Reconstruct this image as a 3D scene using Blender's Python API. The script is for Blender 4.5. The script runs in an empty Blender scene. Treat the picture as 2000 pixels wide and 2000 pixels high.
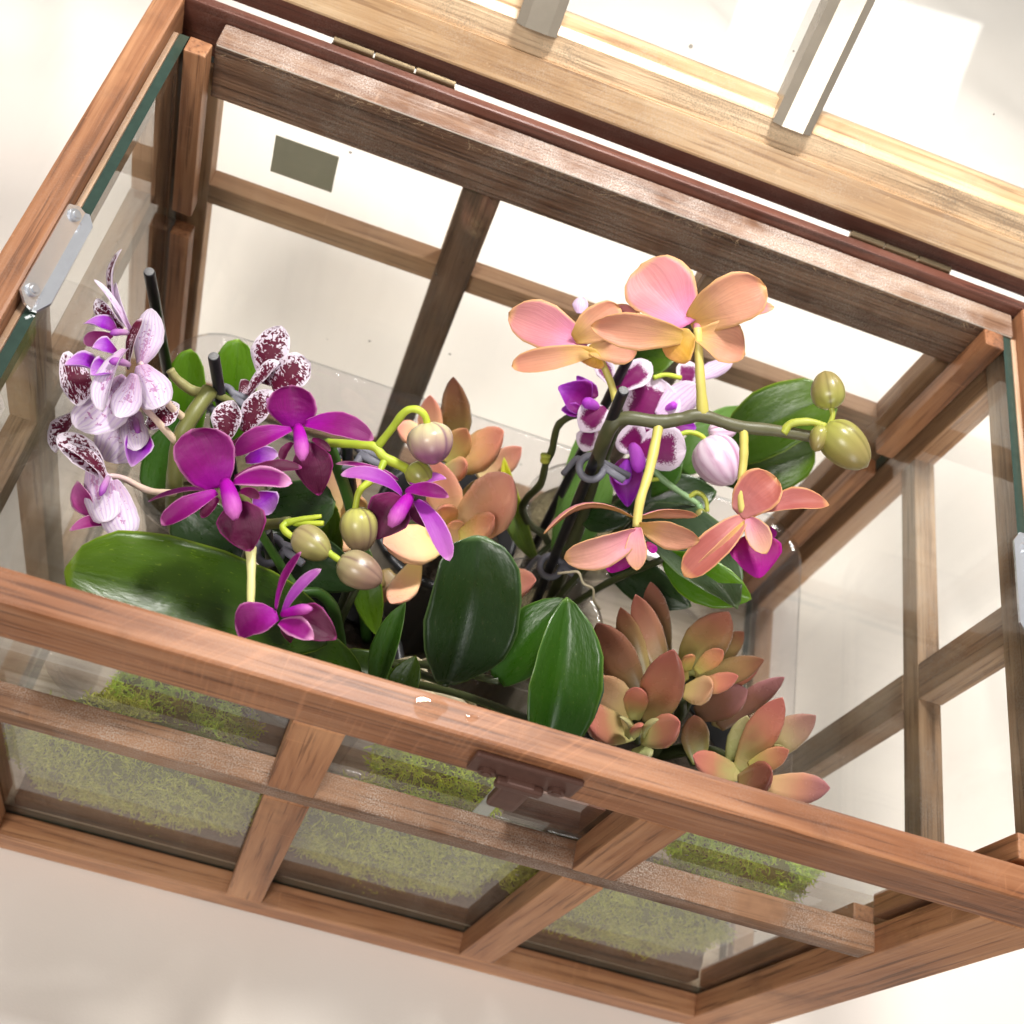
import bpy, bmesh, math, random
from mathutils import Vector, Matrix
random.seed(7)
SC = bpy.context.scene
COL = SC.collection

# ------------------------------------------------------------------ camera
CAM_POS = (0.1324117, -0.1416518, 0.6249117)
RX = Vector((0.9418663, 0.1751311, 0.2867349))
RY = Vector((0.3023509, -0.8139831, -0.4959994))
RZ = Vector((0.1465324, 0.5538597, -0.8196143))
cd = bpy.data.cameras.new('camera')
cam = bpy.data.objects.new('camera', cd)
COL.objects.link(cam)
m = Matrix((( RX[0], -RY[0], -RZ[0], CAM_POS[0]),
            ( RX[1], -RY[1], -RZ[1], CAM_POS[1]),
            ( RX[2], -RY[2], -RZ[2], CAM_POS[2]),
            (0, 0, 0, 1)))
cam.matrix_world = m
cd.sensor_width = 36.0
cd.lens = 2303.09 / 2000 * 36.0
cd.clip_start = 0.01
cd.clip_end = 50
cd.dof.use_dof = True
cd.dof.focus_distance = 0.44
cd.dof.aperture_fstop = 13
SC.camera = cam

# ------------------------------------------------------------------ light
world = bpy.data.worlds.new('World')
SC.world = world
world.use_nodes = True
bg = world.node_tree.nodes['Background']
bg.inputs[0].default_value = (1.0, 0.98, 0.965, 1)
bg.inputs[1].default_value = 0.30

def area(name, loc, target, size, power, colour, sy=None, spread=180):
    d = bpy.data.lights.new(name, 'AREA')
    d.energy = power
    d.color = colour
    d.size = size
    d.spread = math.radians(spread)
    if sy:
        d.shape = 'RECTANGLE'; d.size_y = sy
    o = bpy.data.objects.new(name, d)
    COL.objects.link(o)
    o.location = loc
    o.rotation_euler = (Vector(target) - Vector(loc)).to_track_quat('-Z', 'Y').to_euler()
    return o
area('lamp_key', (0.20, 0.40, 1.00), (0.22, 0.34, 0.1), 0.13, 3.0, (1.0, 0.97, 0.935), None, 95)
area('back_fill', (0.62, 0.92, 1.00), (0.42, 0.60, 0.0), 0.24, 2.8, (1.0, 0.98, 0.96), None, 100)  # added unseen fill, brightens the cloth behind the case
area('room_fill', (-0.45, -1.1, 1.8), (0.2, 0.1, 0.1), 0.5, 22, (1.0, 0.955, 0.90))  # added unseen fill from the front left for general light
area('window_front', (1.05, -2.3, 0.75), (0.27, 0.30, 0.32), 0.6, 17, (1.0, 0.985, 0.965), 1.3)

SC.view_settings.view_transform = 'Standard'
SC.view_settings.look = 'None'
SC.view_settings.exposure = 0.12
SC.view_settings.gamma = 1.0
SC.cycles.max_bounces = 9
SC.cycles.transparent_max_bounces = 24
SC.cycles.diffuse_bounces = 3
SC.cycles.glossy_bounces = 3
SC.cycles.transmission_bounces = 8
SC.cycles.caustics_reflective = False
SC.cycles.caustics_refractive = False
SC.cycles.sample_clamp_indirect = 6.0
SC.cycles.use_denoising = True
SC.cycles.use_adaptive_sampling = True
SC.cycles.adaptive_threshold = 0.02

# ------------------------------------------------------------------ node helpers
def lin(r, g, b):
    f = lambda c: (c / 255 / 12.92) if c / 255 <= 0.04045 else ((c / 255 + 0.055) / 1.055) ** 2.4
    return (f(r), f(g), f(b), 1)

class NT:
    def __init__(s, name):
        s.m = bpy.data.materials.new(name)
        s.m.use_nodes = True
        s.t = s.m.node_tree
        s.t.nodes.clear()
        s.out = s.n('ShaderNodeOutputMaterial')
    def n(s, typ, **kw):
        x = s.t.nodes.new(typ)
        for k, v in kw.items():
            setattr(x, k, v)
        return x
    def link(s, a, b):
        s.t.links.new(a, b)
    def val(s, sock, v):
        if hasattr(v, 'links') or isinstance(v, bpy.types.NodeSocket):
            s.link(v, sock)
        else:
            sock.default_value = v
    def math(s, op, a, b=0.0, c=None, clamp=False):
        x = s.n('ShaderNodeMath', operation=op, use_clamp=clamp)
        s.val(x.inputs[0], a); s.val(x.inputs[1], b)
        if c is not None: s.val(x.inputs[2], c)
        return x.outputs[0]
    def mix(s, fac, a, b, blend='MIX'):
        x = s.n('ShaderNodeMix', data_type='RGBA', blend_type=blend)
        s.val(x.inputs[0], fac); s.val(x.inputs[6], a); s.val(x.inputs[7], b)
        return x.outputs[2]
    def ramp(s, fac, stops, interp='LINEAR'):
        x = s.n('ShaderNodeValToRGB')
        x.color_ramp.interpolation = interp
        e = x.color_ramp.elements
        while len(e) < len(stops): e.new(0.5)
        for i, (p, c) in enumerate(stops):
            e[i].position = p
            e[i].color = c if len(c) == 4 else (*c, 1)
        s.val(x.inputs[0], fac)
        return x.outputs[0]
    def noise(s, vec, scale, detail=4, rough=0.55, dist=0.0):
        x = s.n('ShaderNodeTexNoise')
        s.link(vec, x.inputs['Vector'])
        x.inputs['Scale'].default_value = scale
        x.inputs['Detail'].default_value = detail
        x.inputs['Roughness'].default_value = rough
        x.inputs['Distortion'].default_value = dist
        return x.outputs[0]
    def mapping(s, vec, scale=(1, 1, 1), loc=(0, 0, 0)):
        x = s.n('ShaderNodeMapping')
        s.link(vec, x.inputs[0])
        x.inputs['Scale'].default_value = scale
        x.inputs['Location'].default_value = loc
        return x.outputs[0]
    def bump(s, h, strength, dist=0.001):
        x = s.n('ShaderNodeBump')
        x.inputs['Strength'].default_value = strength
        x.inputs['Distance'].default_value = dist
        s.link(h, x.inputs['Height'])
        return x.outputs[0]
    def pbsdf(s, col, rough=0.5, normal=None, spec=0.5, metal=0.0, sss=0.0, coat=0.0):
        x = s.n('ShaderNodeBsdfPrincipled')
        s.val(x.inputs['Base Color'], col)
        s.val(x.inputs['Roughness'], rough)
        x.inputs['Specular IOR Level'].default_value = spec
        x.inputs['Metallic'].default_value = metal
        if coat: x.inputs['Coat Weight'].default_value = coat; x.inputs['Coat Roughness'].default_value = 0.15
        if sss and False:
            x.inputs['Subsurface Weight'].default_value = sss
            x.inputs['Subsurface Radius'].default_value = (0.004, 0.002, 0.001)
            x.inputs['Subsurface Scale'].default_value = 1.0
        if normal is not None: s.link(normal, x.inputs['Normal'])
        return x.outputs[0]
    def done(s, sh):
        s.link(sh, s.out.inputs[0])
        return s.m

def rnd_vec(t, vec):
    oi = t.n('ShaderNodeObjectInfo')
    sc = t.math('MULTIPLY', oi.outputs['Random'], 7.3)
    cb = t.n('ShaderNodeCombineXYZ')
    t.link(sc, cb.inputs[0]); t.link(t.math('MULTIPLY', sc, 1.7), cb.inputs[1]); t.link(t.math('MULTIPLY', sc, 2.3), cb.inputs[2])
    a = t.n('ShaderNodeVectorMath', operation='ADD')
    t.link(vec, a.inputs[0]); t.link(cb.outputs[0], a.inputs[1])
    return a.outputs[0], oi.outputs['Random']

def wood(name, axis, dark, mid, light, dust=0.0, rough=0.5, dustcol=(0.46, 0.39, 0.33, 1), rag=0.0, saw=0.0):
    t = NT(name)
    tc = t.n('ShaderNodeTexCoord')
    v, rnd = rnd_vec(t, tc.outputs['Object'])
    sc = [60, 60, 60]; sc[axis] = 3.5
    mv = t.mapping(v, tuple(sc))
    g1 = t.noise(mv, 1.0, 5, 0.6, 1.2)
    sf = [520, 520, 520]; sf[axis] = 16
    mf = t.mapping(v, tuple(sf))
    g2 = t.noise(mf, 1.0, 3, 0.6, 0.2)
    big = t.noise(v, 9.0, 3, 0.5)
    h = t.math('ADD', t.math('MULTIPLY', g1, 0.75), t.math('MULTIPLY', g2, 0.35))
    h = t.math('ADD', h, t.math('MULTIPLY', t.math('SUBTRACT', big, 0.5), 0.55))
    c = t.ramp(h, [(0.26, dark), (0.5, mid), (0.72, light)])
    hs = t.n('ShaderNodeHueSaturation')
    t.link(c, hs.inputs['Color'])
    t.link(t.math('ADD', t.math('MULTIPLY', rnd, 0.3), 0.85), hs.inputs['Value'])
    c = hs.outputs[0]
    # fine saw marks / open pores
    pore = t.ramp(g2, [(0.36, (1, 1, 1)), (0.44, (0, 0, 0))])
    c = t.mix(t.math('MULTIPLY', pore, 0.45), c, (dark[0] * 0.55, dark[1] * 0.5, dark[2] * 0.5, 1))
    scr_m = [260, 260, 260]; scr_m[(axis + 1) % 3] = 25
    scr = t.noise(t.mapping(v, tuple(scr_m)), 1.0, 3, 0.6, 0.8)
    c = t.mix(t.math('MULTIPLY', t.ramp(scr, [(0.66, (0, 0, 0)), (0.74, (1, 1, 1))]), 0.30), c, (light[0] * 1.3, light[1] * 1.3, light[2] * 1.3, 1))
    stn = t.noise(v, 24, 4, 0.65)
    c = t.mix(t.math('MULTIPLY', t.ramp(stn, [(0.56, (0, 0, 0)), (0.70, (1, 1, 1))]), 0.40), c, dark)
    if saw:
        rot = t.n('ShaderNodeMapping'); t.link(v, rot.inputs[0]); rot.inputs['Rotation'].default_value = (0, 0, 0.75)
        sw = t.noise(t.mapping(rot.outputs[0], (900, 30, 30)), 1.0, 2, 0.5)
        area_ = t.noise(v, 12, 2, 0.5)
        swk = t.math('MULTIPLY', t.ramp(sw, [(0.55, (0, 0, 0)), (0.72, (1, 1, 1))]), t.ramp(area_, [(0.42, (0, 0, 0)), (0.60, (1, 1, 1))]))
        c = t.mix(t.math('MULTIPLY', swk, saw), c, (light[0] * 1.25, light[1] * 1.2, light[2] * 1.2, 1))
    r = rough
    if dust:
        geo = t.n('ShaderNodeNewGeometry')
        sx = t.n('ShaderNodeSeparateXYZ'); t.link(geo.outputs['Normal'], sx.inputs[0])
        fine = t.noise(v, 1500, 3, 0.7)
        patch = t.noise(v, 38, 3, 0.6)
        k = t.math('MULTIPLY', t.ramp(fine, [(0.42, (0, 0, 0)), (0.62, (1, 1, 1))]), t.ramp(patch, [(0.36, (0, 0, 0)), (0.62, (1, 1, 1))]))
        k = t.math('MULTIPLY', k, dust)
        c = t.mix(k, c, dustcol)
        r = t.math('ADD', rough, t.math('MULTIPLY', k, 0.3))
    hb = t.math('ADD', g2, t.math('MULTIPLY', g1, 0.5))
    nb = t.bump(hb, 0.35 + rag, 0.0006 + rag * 0.001)
    return t.done(t.pbsdf(c, r, nb, 0.42))

def simple(name, col, rough=0.5, metal=0.0, spec=0.5, var=0.0, scale=300, bump=0.0, sss=0.0, coat=0.0):
    t = NT(name)
    tc = t.n('ShaderNodeTexCoord')
    n = t.noise(tc.outputs['Object'], scale, 4, 0.6)
    c = col
    if var:
        c = t.mix(n, tuple(x * (1 - var) for x in col[:3]) + (1,), tuple(min(1, x * (1 + var)) for x in col[:3]) + (1,))
    nb = t.bump(n, bump, 0.0005) if bump else None
    return t.done(t.pbsdf(c, rough, nb, spec, metal, sss, coat))
WD, WM, WL = lin(88, 54, 34), lin(152, 101, 67), lin(186, 134, 94)
MW = [wood('teak_x', 0, WD, WM, WL, 0.10), wood('teak_y', 1, WD, WM, WL, 0.10), wood('teak_z', 2, WD, WM, WL, 0.06)]
FRONTX = wood('sawn_teak_x', 0, lin(80, 46, 28), lin(146, 94, 61), lin(182, 128, 90), 0.12, 0.42, saw=0.34)
DUSTY = [wood('dusty_teak_x', 0, lin(58, 38, 26), lin(108, 74, 50), lin(150, 110, 80), 0.70, 0.65),
         wood('dusty_teak_y', 1, lin(112, 86, 64), lin(160, 126, 96), lin(192, 160, 128), 0.6, 0.6),
         wood('dusty_teak_z', 2, lin(112, 84, 62), lin(160, 122, 92), lin(192, 156, 122), 0.6, 0.6)]
PALE = [wood('tan_teak_x', 0, lin(146, 104, 74), lin(182, 138, 102), lin(206, 164, 126), 0.15, 0.6),
        wood('tan_teak_y', 1, lin(146, 104, 74), lin(182, 138, 102), lin(206, 164, 126), 0.15, 0.6),
        wood('tan_teak_z', 2, lin(146, 104, 74), lin(182, 138, 102), lin(206, 164, 126), 0.12, 0.6)]
DARKX = wood('shade_dark_teak', 0, lin(58, 32, 26), lin(88, 52, 42), lin(112, 70, 56), 0.12, 0.4)  # shade of the hinge-side strips put into the wood colour
FUZZ = simple('tan_wood_fibre', lin(168, 140, 108), 0.7)
WORN = simple('worn_pale_edge', lin(206, 196, 182), 0.6, 0, 0.4, 0.3, 300)
DUSTYTOP = wood('dusty_rail_top', 0, lin(84, 56, 42), lin(132, 98, 76), lin(178, 146, 120), 0.95, 0.4, (0.58, 0.52, 0.47, 1), 0.3)
GRIMEZ = wood('grimy_brown_wood', 2, lin(74, 54, 42), lin(118, 90, 70), lin(150, 120, 94), 0.5, 0.7, (0.24, 0.20, 0.16, 1), 0.3)
GRIMEX = wood('grimy_dark_wood', 0, lin(54, 38, 29), lin(110, 80, 60), lin(156, 120, 92), 0.85, 0.7, (0.27, 0.22, 0.175, 1), 0.8)
LIDX = wood('honey_lid_wood', 0, lin(150, 112, 76), lin(196, 158, 116), lin(222, 192, 152), 0.35, 0.38, (0.62, 0.54, 0.44, 1))
GREYX = wood('weathered_rebate_wood', 0, lin(132, 104, 76), lin(180, 150, 116), lin(208, 182, 148), 0.8, 0.6, (0.24, 0.19, 0.14, 1), 0.3)
GREYY = simple('satin_grey_bar', lin(168, 158, 142), 0.14, 0.45, 0.5, 0.22, 70, 0.05)
PLY = wood('pale_plywood', 0, lin(178, 158, 132), lin(206, 190, 164), lin(222, 208, 186), 0.0, 0.6)

def glass_mat(name, tint, film, speck=True, boost=1.0):
    t = NT(name)
    tc = t.n('ShaderNodeTexCoord')
    tr = t.n('ShaderNodeBsdfTransparent'); tr.inputs[0].default_value = tint
    gl = t.n('ShaderNodeBsdfGlossy'); gl.inputs['Roughness'].default_value = 0.015
    lw = t.n('ShaderNodeLayerWeight'); lw.inputs[0].default_value = 0.5
    fres = t.math('ADD', 0.04, t.math('MULTIPLY', t.math('POWER', lw.outputs['Facing'], 5.0), 0.96))
    mx = t.n('ShaderNodeMixShader')
    t.link(t.math('MULTIPLY', fres, boost, clamp=True), mx.inputs[0]); t.link(tr.outputs[0], mx.inputs[1]); t.link(gl.outputs[0], mx.inputs[2])
    df = t.n('ShaderNodeBsdfDiffuse'); df.inputs[0].default_value = (0.75, 0.74, 0.70, 1)
    smear = t.noise(t.mapping(tc.outputs['Object'], (14, 14, 9)), 1.0, 5, 0.65, 0.6)
    strk = t.noise(t.mapping(tc.outputs['Object'], (70, 70, 5)), 1.0, 4, 0.6, 0.4)
    k = t.math('MULTIPLY', t.math('ADD', t.ramp(smear, [(0.40, (0.05, 0.05, 0.05)), (0.75, (1, 1, 1))]), t.ramp(strk, [(0.50, (0, 0, 0)), (0.72, (1, 1, 1))])), film)
    m2 = t.n('ShaderNodeMixShader')
    t.link(k, m2.inputs[0]); t.link(mx.outputs[0], m2.inputs[1]); t.link(df.outputs[0], m2.inputs[2])
    sh = m2.outputs[0]
    if speck:
        vo = t.n('ShaderNodeTexVoronoi'); vo.inputs['Scale'].default_value = 95
        t.link(tc.outputs['Object'], vo.inputs['Vector'])
        sx = t.n('ShaderNodeSeparateColor'); t.link(vo.outputs['Color'], sx.inputs[0])
        near = t.math('LESS_THAN', vo.outputs['Distance'], t.math('MULTIPLY', sx.outputs[1], 0.10))
        few = t.math('GREATER_THAN', sx.outputs[0], 0.86)
        d2 = t.n('ShaderNodeBsdfDiffuse'); d2.inputs[0].default_value = (0.16, 0.14, 0.11, 1)
        m3 = t.n('ShaderNodeMixShader')
        t.link(t.math('MULTIPLY', t.math('MULTIPLY', near, few), 0.7), m3.inputs[0]); t.link(sh, m3.inputs[1]); t.link(d2.outputs[0], m3.inputs[2])
        sh = m3.outputs[0]
    return t.done(sh)
GLASS = glass_mat('window_glass', (0.97, 0.98, 0.97, 1), 0.015, True, 1.12)
PLASTIC = glass_mat('clear_plastic', (0.965, 0.96, 0.97, 1), 0.02, False, 1.5)
POTCLEAR = glass_mat('clear_pot_plastic', (0.93, 0.93, 0.93, 1), 0.05, False, 1.4)

EDGE = simple('green_glass_edge', lin(44, 62, 54), 0.12, 0, 0.7, 0.35, 220)
STEEL = simple('bright_steel', (0.80, 0.82, 0.86, 1), 0.20, 0.85, 0.5, 0.08, 160)
BRASS = simple('aged_brass', (0.24, 0.18, 0.11, 1), 0.38, 1.0, 0.5, 0.25, 260)
BRONZE = simple('dark_bronze', lin(100, 70, 60), 0.45, 0.3, 0.5, 0.3, 240, 0.2)
BLACKP = simple('black_stake_plastic', (0.012, 0.011, 0.014, 1), 0.28, 0, 0.5, 0.2, 400)
CUTEND = simple('cut_fibre_end', (0.20, 0.20, 0.20, 1), 0.7, 0, 0.4, 0.9, 2500, 0.5)
GREYP = simple('grey_clip_plastic', lin(112, 112, 122), 0.5, 0, 0.4, 0.08, 300)
WHITEP = simple('white_plastic', (0.82, 0.84, 0.82, 1), 0.35)
BLACKPOT = simple('black_pot_plastic', (0.022, 0.022, 0.024, 1), 0.42, 0, 0.5, 0.3, 200)
t = NT('grey_paper_sticker')
tc_ = t.n('ShaderNodeTexCoord')
sc_ = t.mix(t.noise(tc_.outputs['Object'], 90, 4), lin(176, 170, 148), lin(196, 190, 168))
tl_ = t.n('ShaderNodeBsdfTranslucent'); t.link(sc_, tl_.inputs[0])
mx_ = t.n('ShaderNodeMixShader'); mx_.inputs[0].default_value = 0.3
t.link(t.pbsdf(sc_, 0.7), mx_.inputs[1]); t.link(tl_.outputs[0], mx_.inputs[2])
STICKER = t.done(mx_.outputs[0])
def soil_mat(name, a, b):
    t = NT(name)
    tc = t.n('ShaderNodeTexCoord')
    n = t.noise(tc.outputs['Object'], 260, 6, 0.7)
    vo = t.n('ShaderNodeTexVoronoi'); vo.inputs['Scale'].default_value = 190
    t.link(tc.outputs['Object'], vo.inputs['Vector'])
    c = t.mix(n, a, b)
    h = t.math('ADD', n, vo.outputs['Distance'])
    return t.done(t.pbsdf(c, 0.85, t.bump(h, 0.9, 0.003), 0.3))
SOIL = soil_mat('dark_soil', lin(30, 24, 20), lin(96, 84, 70))
BARK = soil_mat('bark_mix', lin(38, 28, 20), lin(150, 138, 104))

# ------------------------------------------------------------------ object helpers
def empty(name, loc, label=None, cat=None, group=None):
    o = bpy.data.objects.new(name, None)
    COL.objects.link(o)
    o.location = loc
    o.empty_display_size = 0.02
    tag(o, label, cat, group)
    return o
def tag(o, label=None, cat=None, group=None, kind=None):
    if label: o['label'] = label
    if cat: o['category'] = cat
    if group: o['group'] = group
    if kind: o['kind'] = kind
    return o
def origin_of(p):
    v = Vector((0, 0, 0))
    while p is not None:
        v += p.location
        p = p.parent
    return v
def mesh_obj(name, verts, faces, mats, parent=None, smooth=True, mi=None, uvs=None):
    me = bpy.data.meshes.new(name)
    me.from_pydata([tuple(v) for v in verts], [], faces)
    for mt in (mats if isinstance(mats, (list, tuple)) else [mats]): me.materials.append(mt)
    if mi: me.polygons.foreach_set('material_index', mi)
    if smooth: me.polygons.foreach_set('use_smooth', [True] * len(faces))
    if uvs:
        ul = me.uv_layers.new(name='UVMap')
        for lp in me.loops: ul.data[lp.index].uv = uvs[lp.vertex_index]
    me.update()
    o = bpy.data.objects.new(name, me)
    COL.objects.link(o)
    if parent is not None:
        o.parent = parent
        # every parent here is unrotated: put world-space vertices in the parent's frame
        off = origin_of(parent)
        me.transform(Matrix.Translation(-off))
    return o
def finish_bm(name, bm, mats, parent=None, smooth=False):
    me = bpy.data.meshes.new(name)
    bm.normal_update()
    bm.to_mesh(me); bm.free()
    for mt in (mats if isinstance(mats, (list, tuple)) else [mats]): me.materials.append(mt)
    if smooth: me.polygons.foreach_set('use_smooth', [True] * len(me.polygons))
    o = bpy.data.objects.new(name, me)
    COL.objects.link(o)
    if parent is not None:
        o.parent = parent
        me.transform(Matrix.Translation(-origin_of(parent)))
    return o
def box_bm(bm, a, b, bev=0.0, seg=2, wob=0.0):
    r = bmesh.ops.create_cube(bm, size=1)
    vs = r['verts']
    for v in vs:
        v.co = Vector((a[i] + (v.co[i] + 0.5) * (b[i] - a[i]) for i in range(3)))
        if wob: v.co += Vector((random.uniform(-wob, wob) for _ in range(3)))
    if bev:
        es = list({e for v in vs for e in v.link_edges})
        bmesh.ops.bevel(bm, geom=es, offset=bev, segments=seg, affect='EDGES', profile=0.6)
def bar(name, a, b, mat, parent, bev=0.0009, wob=0.0002):
    bm = bmesh.new()
    box_bm(bm, a, b, bev, 2, wob)
    return finish_bm(name, bm, mat, parent)
def catmull(pts, n=8):
    P = [Vector(p) for p in pts]
    if len(P) < 3:
        return [P[0].lerp(P[-1], i / n) for i in range(n + 1)]
    Q = [P[0] * 2 - P[1]] + P + [P[-1] * 2 - P[-2]]
    out = []
    for i in range(1, len(Q) - 2):
        for k in range(n):
            u = k / n
            a, b, c, d = Q[i - 1], Q[i], Q[i + 1], Q[i + 2]
            out.append(0.5 * ((2 * b) + (c - a) * u + (2 * a - 5 * b + 4 * c - d) * u * u + (3 * b - a - 3 * c + d) * u ** 3))
    out.append(P[-1])
    return out
def tube_geo(path, radii, n=8, cap=True):
    verts, faces, uvs = [], [], []
    k = len(path)
    up = Vector((0.3, 0.5, 0.8))
    prev = None
    for i, p in enumerate(path):
        d = (path[min(i + 1, k - 1)] - path[max(i - 1, 0)])
        d = d.normalized() if d.length > 1e-9 else Vector((0, 0, 1))
        a = (prev - d * prev.dot(d)) if prev is not None else up.cross(d)
        if a.length < 1e-6: a = Vector((1, 0, 0)).cross(d)
        a.normalize(); prev = a
        b = d.cross(a)
        r = radii[i] if isinstance(radii, list) else radii
        for j in range(n):
            t = 2 * math.pi * j / n
            verts.append(p + a * (r * math.cos(t)) + b * (r * math.sin(t)))
            uvs.append((i / (k - 1), j / n))
    for i in range(k - 1):
        for j in range(n):
            q = (j + 1) % n
            faces.append((i * n + j, i * n + q, (i + 1) * n + q, (i + 1) * n + j))
    if cap:
        faces.append(tuple(reversed(range(n)))); faces.append(tuple(range((k - 1) * n, k * n)))
    return verts, faces, uvs
def tube_obj(name, pts, r0, r1, mat, parent, n=8, steps=8, knob=0.0):
    path = catmull(pts, steps)
    k = len(path)
    rr = [r0 + (r1 - r0) * i / (k - 1) for i in range(k)]
    q0 = (pts[0][0] * 977) % 6.28
    rr = [r * (1 + 0.07 * math.sin(q0 + i * 0.9) * math.sin(i * 0.37 + q0)) for i, r in enumerate(rr)]
    if knob:
        rr = [r * (1 + knob * math.exp(-((k - 1 - i) / 2.0) ** 2)) for i, r in enumerate(rr)]
    v, f, u = tube_geo(path, rr, n)
    return mesh_obj(name, v, f, mat, parent, True, None, u)
def cyl_bm(bm, p0, p1, r, n=20):
    p0, p1 = Vector(p0), Vector(p1)
    d = p1 - p0
    mt = Matrix.Translation((p0 + p1) / 2) @ d.to_track_quat('Z', 'Y').to_matrix().to_4x4()
    bmesh.ops.create_cone(bm, cap_ends=True, segments=n, radius1=r, radius2=r, depth=d.length, matrix=mt)

# ------------------------------------------------------------------ table cloth
def cloth_height(x, y):
    z = 0.0
    # soft folds running over the table, fading to flat under the case
    z += 0.006 * math.sin((x * 0.92 + y * 0.55) * 21 + 1.5 * math.sin(y * 4))
    z += 0.004 * math.sin((x * 0.3 - y * 1.0) * 33 + 2 * math.sin(x * 5 + 1))
    z += 0.010 * math.exp(-((x + 0.35 + 0.22 * (y - 0.1)) / 0.03) ** 2)
    z += 0.012 * math.exp(-((x + 0.22 + 0.6 * (y - 0.35)) / 0.035) ** 2)
    z += 0.010 * math.exp(-((y - 0.62 - 0.25 * x) / 0.035) ** 2)
    z += 0.008 * math.exp(-((x - 0.62 + 0.4 * (y - 0.1)) / 0.03) ** 2)
    dx = max(-0.02 - x, 0, x - 0.44); dy = max(-0.02 - y, 0, y - 0.31)
    k = min(1.0, math.hypot(dx, dy) / 0.12)
    z += 0.005 * math.sin((x * 0.5 + y) * 14 + 2.2 * math.sin(x * 7)) + 0.009 * math.exp(-((x + 0.11 + 0.35 * (y - 0.45)) / 0.022) ** 2)
    return max(0.0, (z * 1.5 + 0.012)) * k * k - 0.0012
EDGE_Y = -0.080
def build_cloth():
    xs, ys = [], []
    def axis(lo, hi, a, b, fine, coarse):
        out = [lo]
        while out[-1] < hi:
            c = out[-1]
            out.append(c + (fine if a < c < b else coarse))
        return out
    xs = axis(-1.6, 2.2, -0.6, 1.0, 0.011, 0.06); ys = axis(EDGE_Y, 3.2, -0.5, 1.2, 0.011, 0.06)
    nx, ny = len(xs), len(ys)
    v = [(x, y, cloth_height(x, y)) for y in ys for x in xs]
    drop = []
    for k, (dy, dz) in enumerate(((0.035, 0.42), (0.030, 0.25), (0.022, 0.10), (0.014, 0.03), (0.005, 0.005))):
        drop += [(x, EDGE_Y - dy - 0.012 * math.sin(x * 23) * min(1, dz * 4), cloth_height(x, EDGE_Y) - dz) for x in xs]
    v = drop + v
    ny += 5
    f = [(j * nx + i, j * nx + i + 1, (j + 1) * nx + i + 1, (j + 1) * nx + i) for j in range(ny - 1) for i in range(nx - 1)]
    t = NT('cream_table_cloth')
    tc = t.n('ShaderNodeTexCoord')
    n = t.noise(tc.outputs['Object'], 7, 4, 0.6)
    w = t.noise(tc.outputs['Object'], 900, 2, 0.5)
    c = t.mix(n, lin(229, 218, 207), lin(239, 231, 223))
    o = mesh_obj('table_cloth', v, f, t.done(t.pbsdf(c, 0.75, t.bump(w, 0.12, 0.0004), 0.25)))
    tag(o, kind='structure')
build_cloth()
t = NT('dark_floor')
tc_ = t.n('ShaderNodeTexCoord')
fl_ = mesh_obj('floor', [(-4, -5, -0.75), (5, -5, -0.75), (5, 6, -0.75), (-4, 6, -0.75)], [(0, 1, 2, 3)],
               t.done(t.pbsdf(t.mix(t.noise(t.mapping(tc_.outputs['Object'], (3, 30, 3)), 1.0, 4), lin(58, 48, 42), lin(82, 70, 60)), 0.5)), None, False)
tag(fl_, kind='structure')

# ------------------------------------------------------------------ the wooden case
W, D, H = 0.42, 0.2876, 0.2897
WR, HR, PW, HB = 0.0116, 0.0258, 0.0304, 0.0233
GT = 0.004                                    # glass thickness
case = empty('wooden_glass_case', (W / 2, D / 2, 0), 'brown wooden glass plant case with its hinged lid standing open', 'glass case')
ZM, HM, MWD = 0.1832, 0.0127, 0.0176
CX = W / 2
# front
bar('top_rail', (0, 0, H - HR), (W, WR, H), FRONTX, case, 0.0014)
bar('bottom_rail', (PW, 0, 0), (W - PW, WR, HB), MW[0], case)
for x0 in (0, W - PW):
    bar('corner_post', (x0, 0, 0), (x0 + PW, WR, H - HR), MW[2], case)
bar('cross_muntin', (PW, 0.0004, ZM), (W - PW, WR, ZM + HM), DUSTY[0], case)
for xc in (0.1504, 0.2696):
    bar('upright_muntin', (xc - MWD / 2, 0.0, ZM + HM), (xc + MWD / 2, WR, H - HR), MW[2], case)
    bar('upright_muntin', (xc - MWD / 2, 0.0, HB), (xc + MWD / 2, WR, ZM), MW[2], case)
# back
YB = D - WR
bar('top_rail', (0, 0.2822, H - HR), (W, D, H - 0.0006), DARKX, case, 0.0010)  # coloured dark for the shade on this hinge-side rail
bar('bottom_rail', (PW, YB, 0), (W - PW, D, HB), PALE[0], case)
for x0 in (0, W - PW):
    bar('corner_post', (x0, YB, 0), (x0 + PW, D, H - HR), PALE[2], case)
bar('cross_muntin', (PW, YB, ZM), (W - PW, D - 0.0004, ZM + HM), PALE[0], case)
for xc in (0.1545, 0.2745):
    bar('upright_muntin', (xc - MWD / 2, YB - 0.0045, HB), (xc + MWD / 2, YB - 0.0002, H - 0.034), GRIMEZ, case)
    bar('upright_muntin', (xc - MWD / 2, YB, ZM + HM), (xc + MWD / 2, D, H - HR), PALE[2], case)
    bar('upright_muntin', (xc - MWD / 2, YB, HB), (xc + MWD / 2, D, ZM), PALE[2], case)
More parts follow.
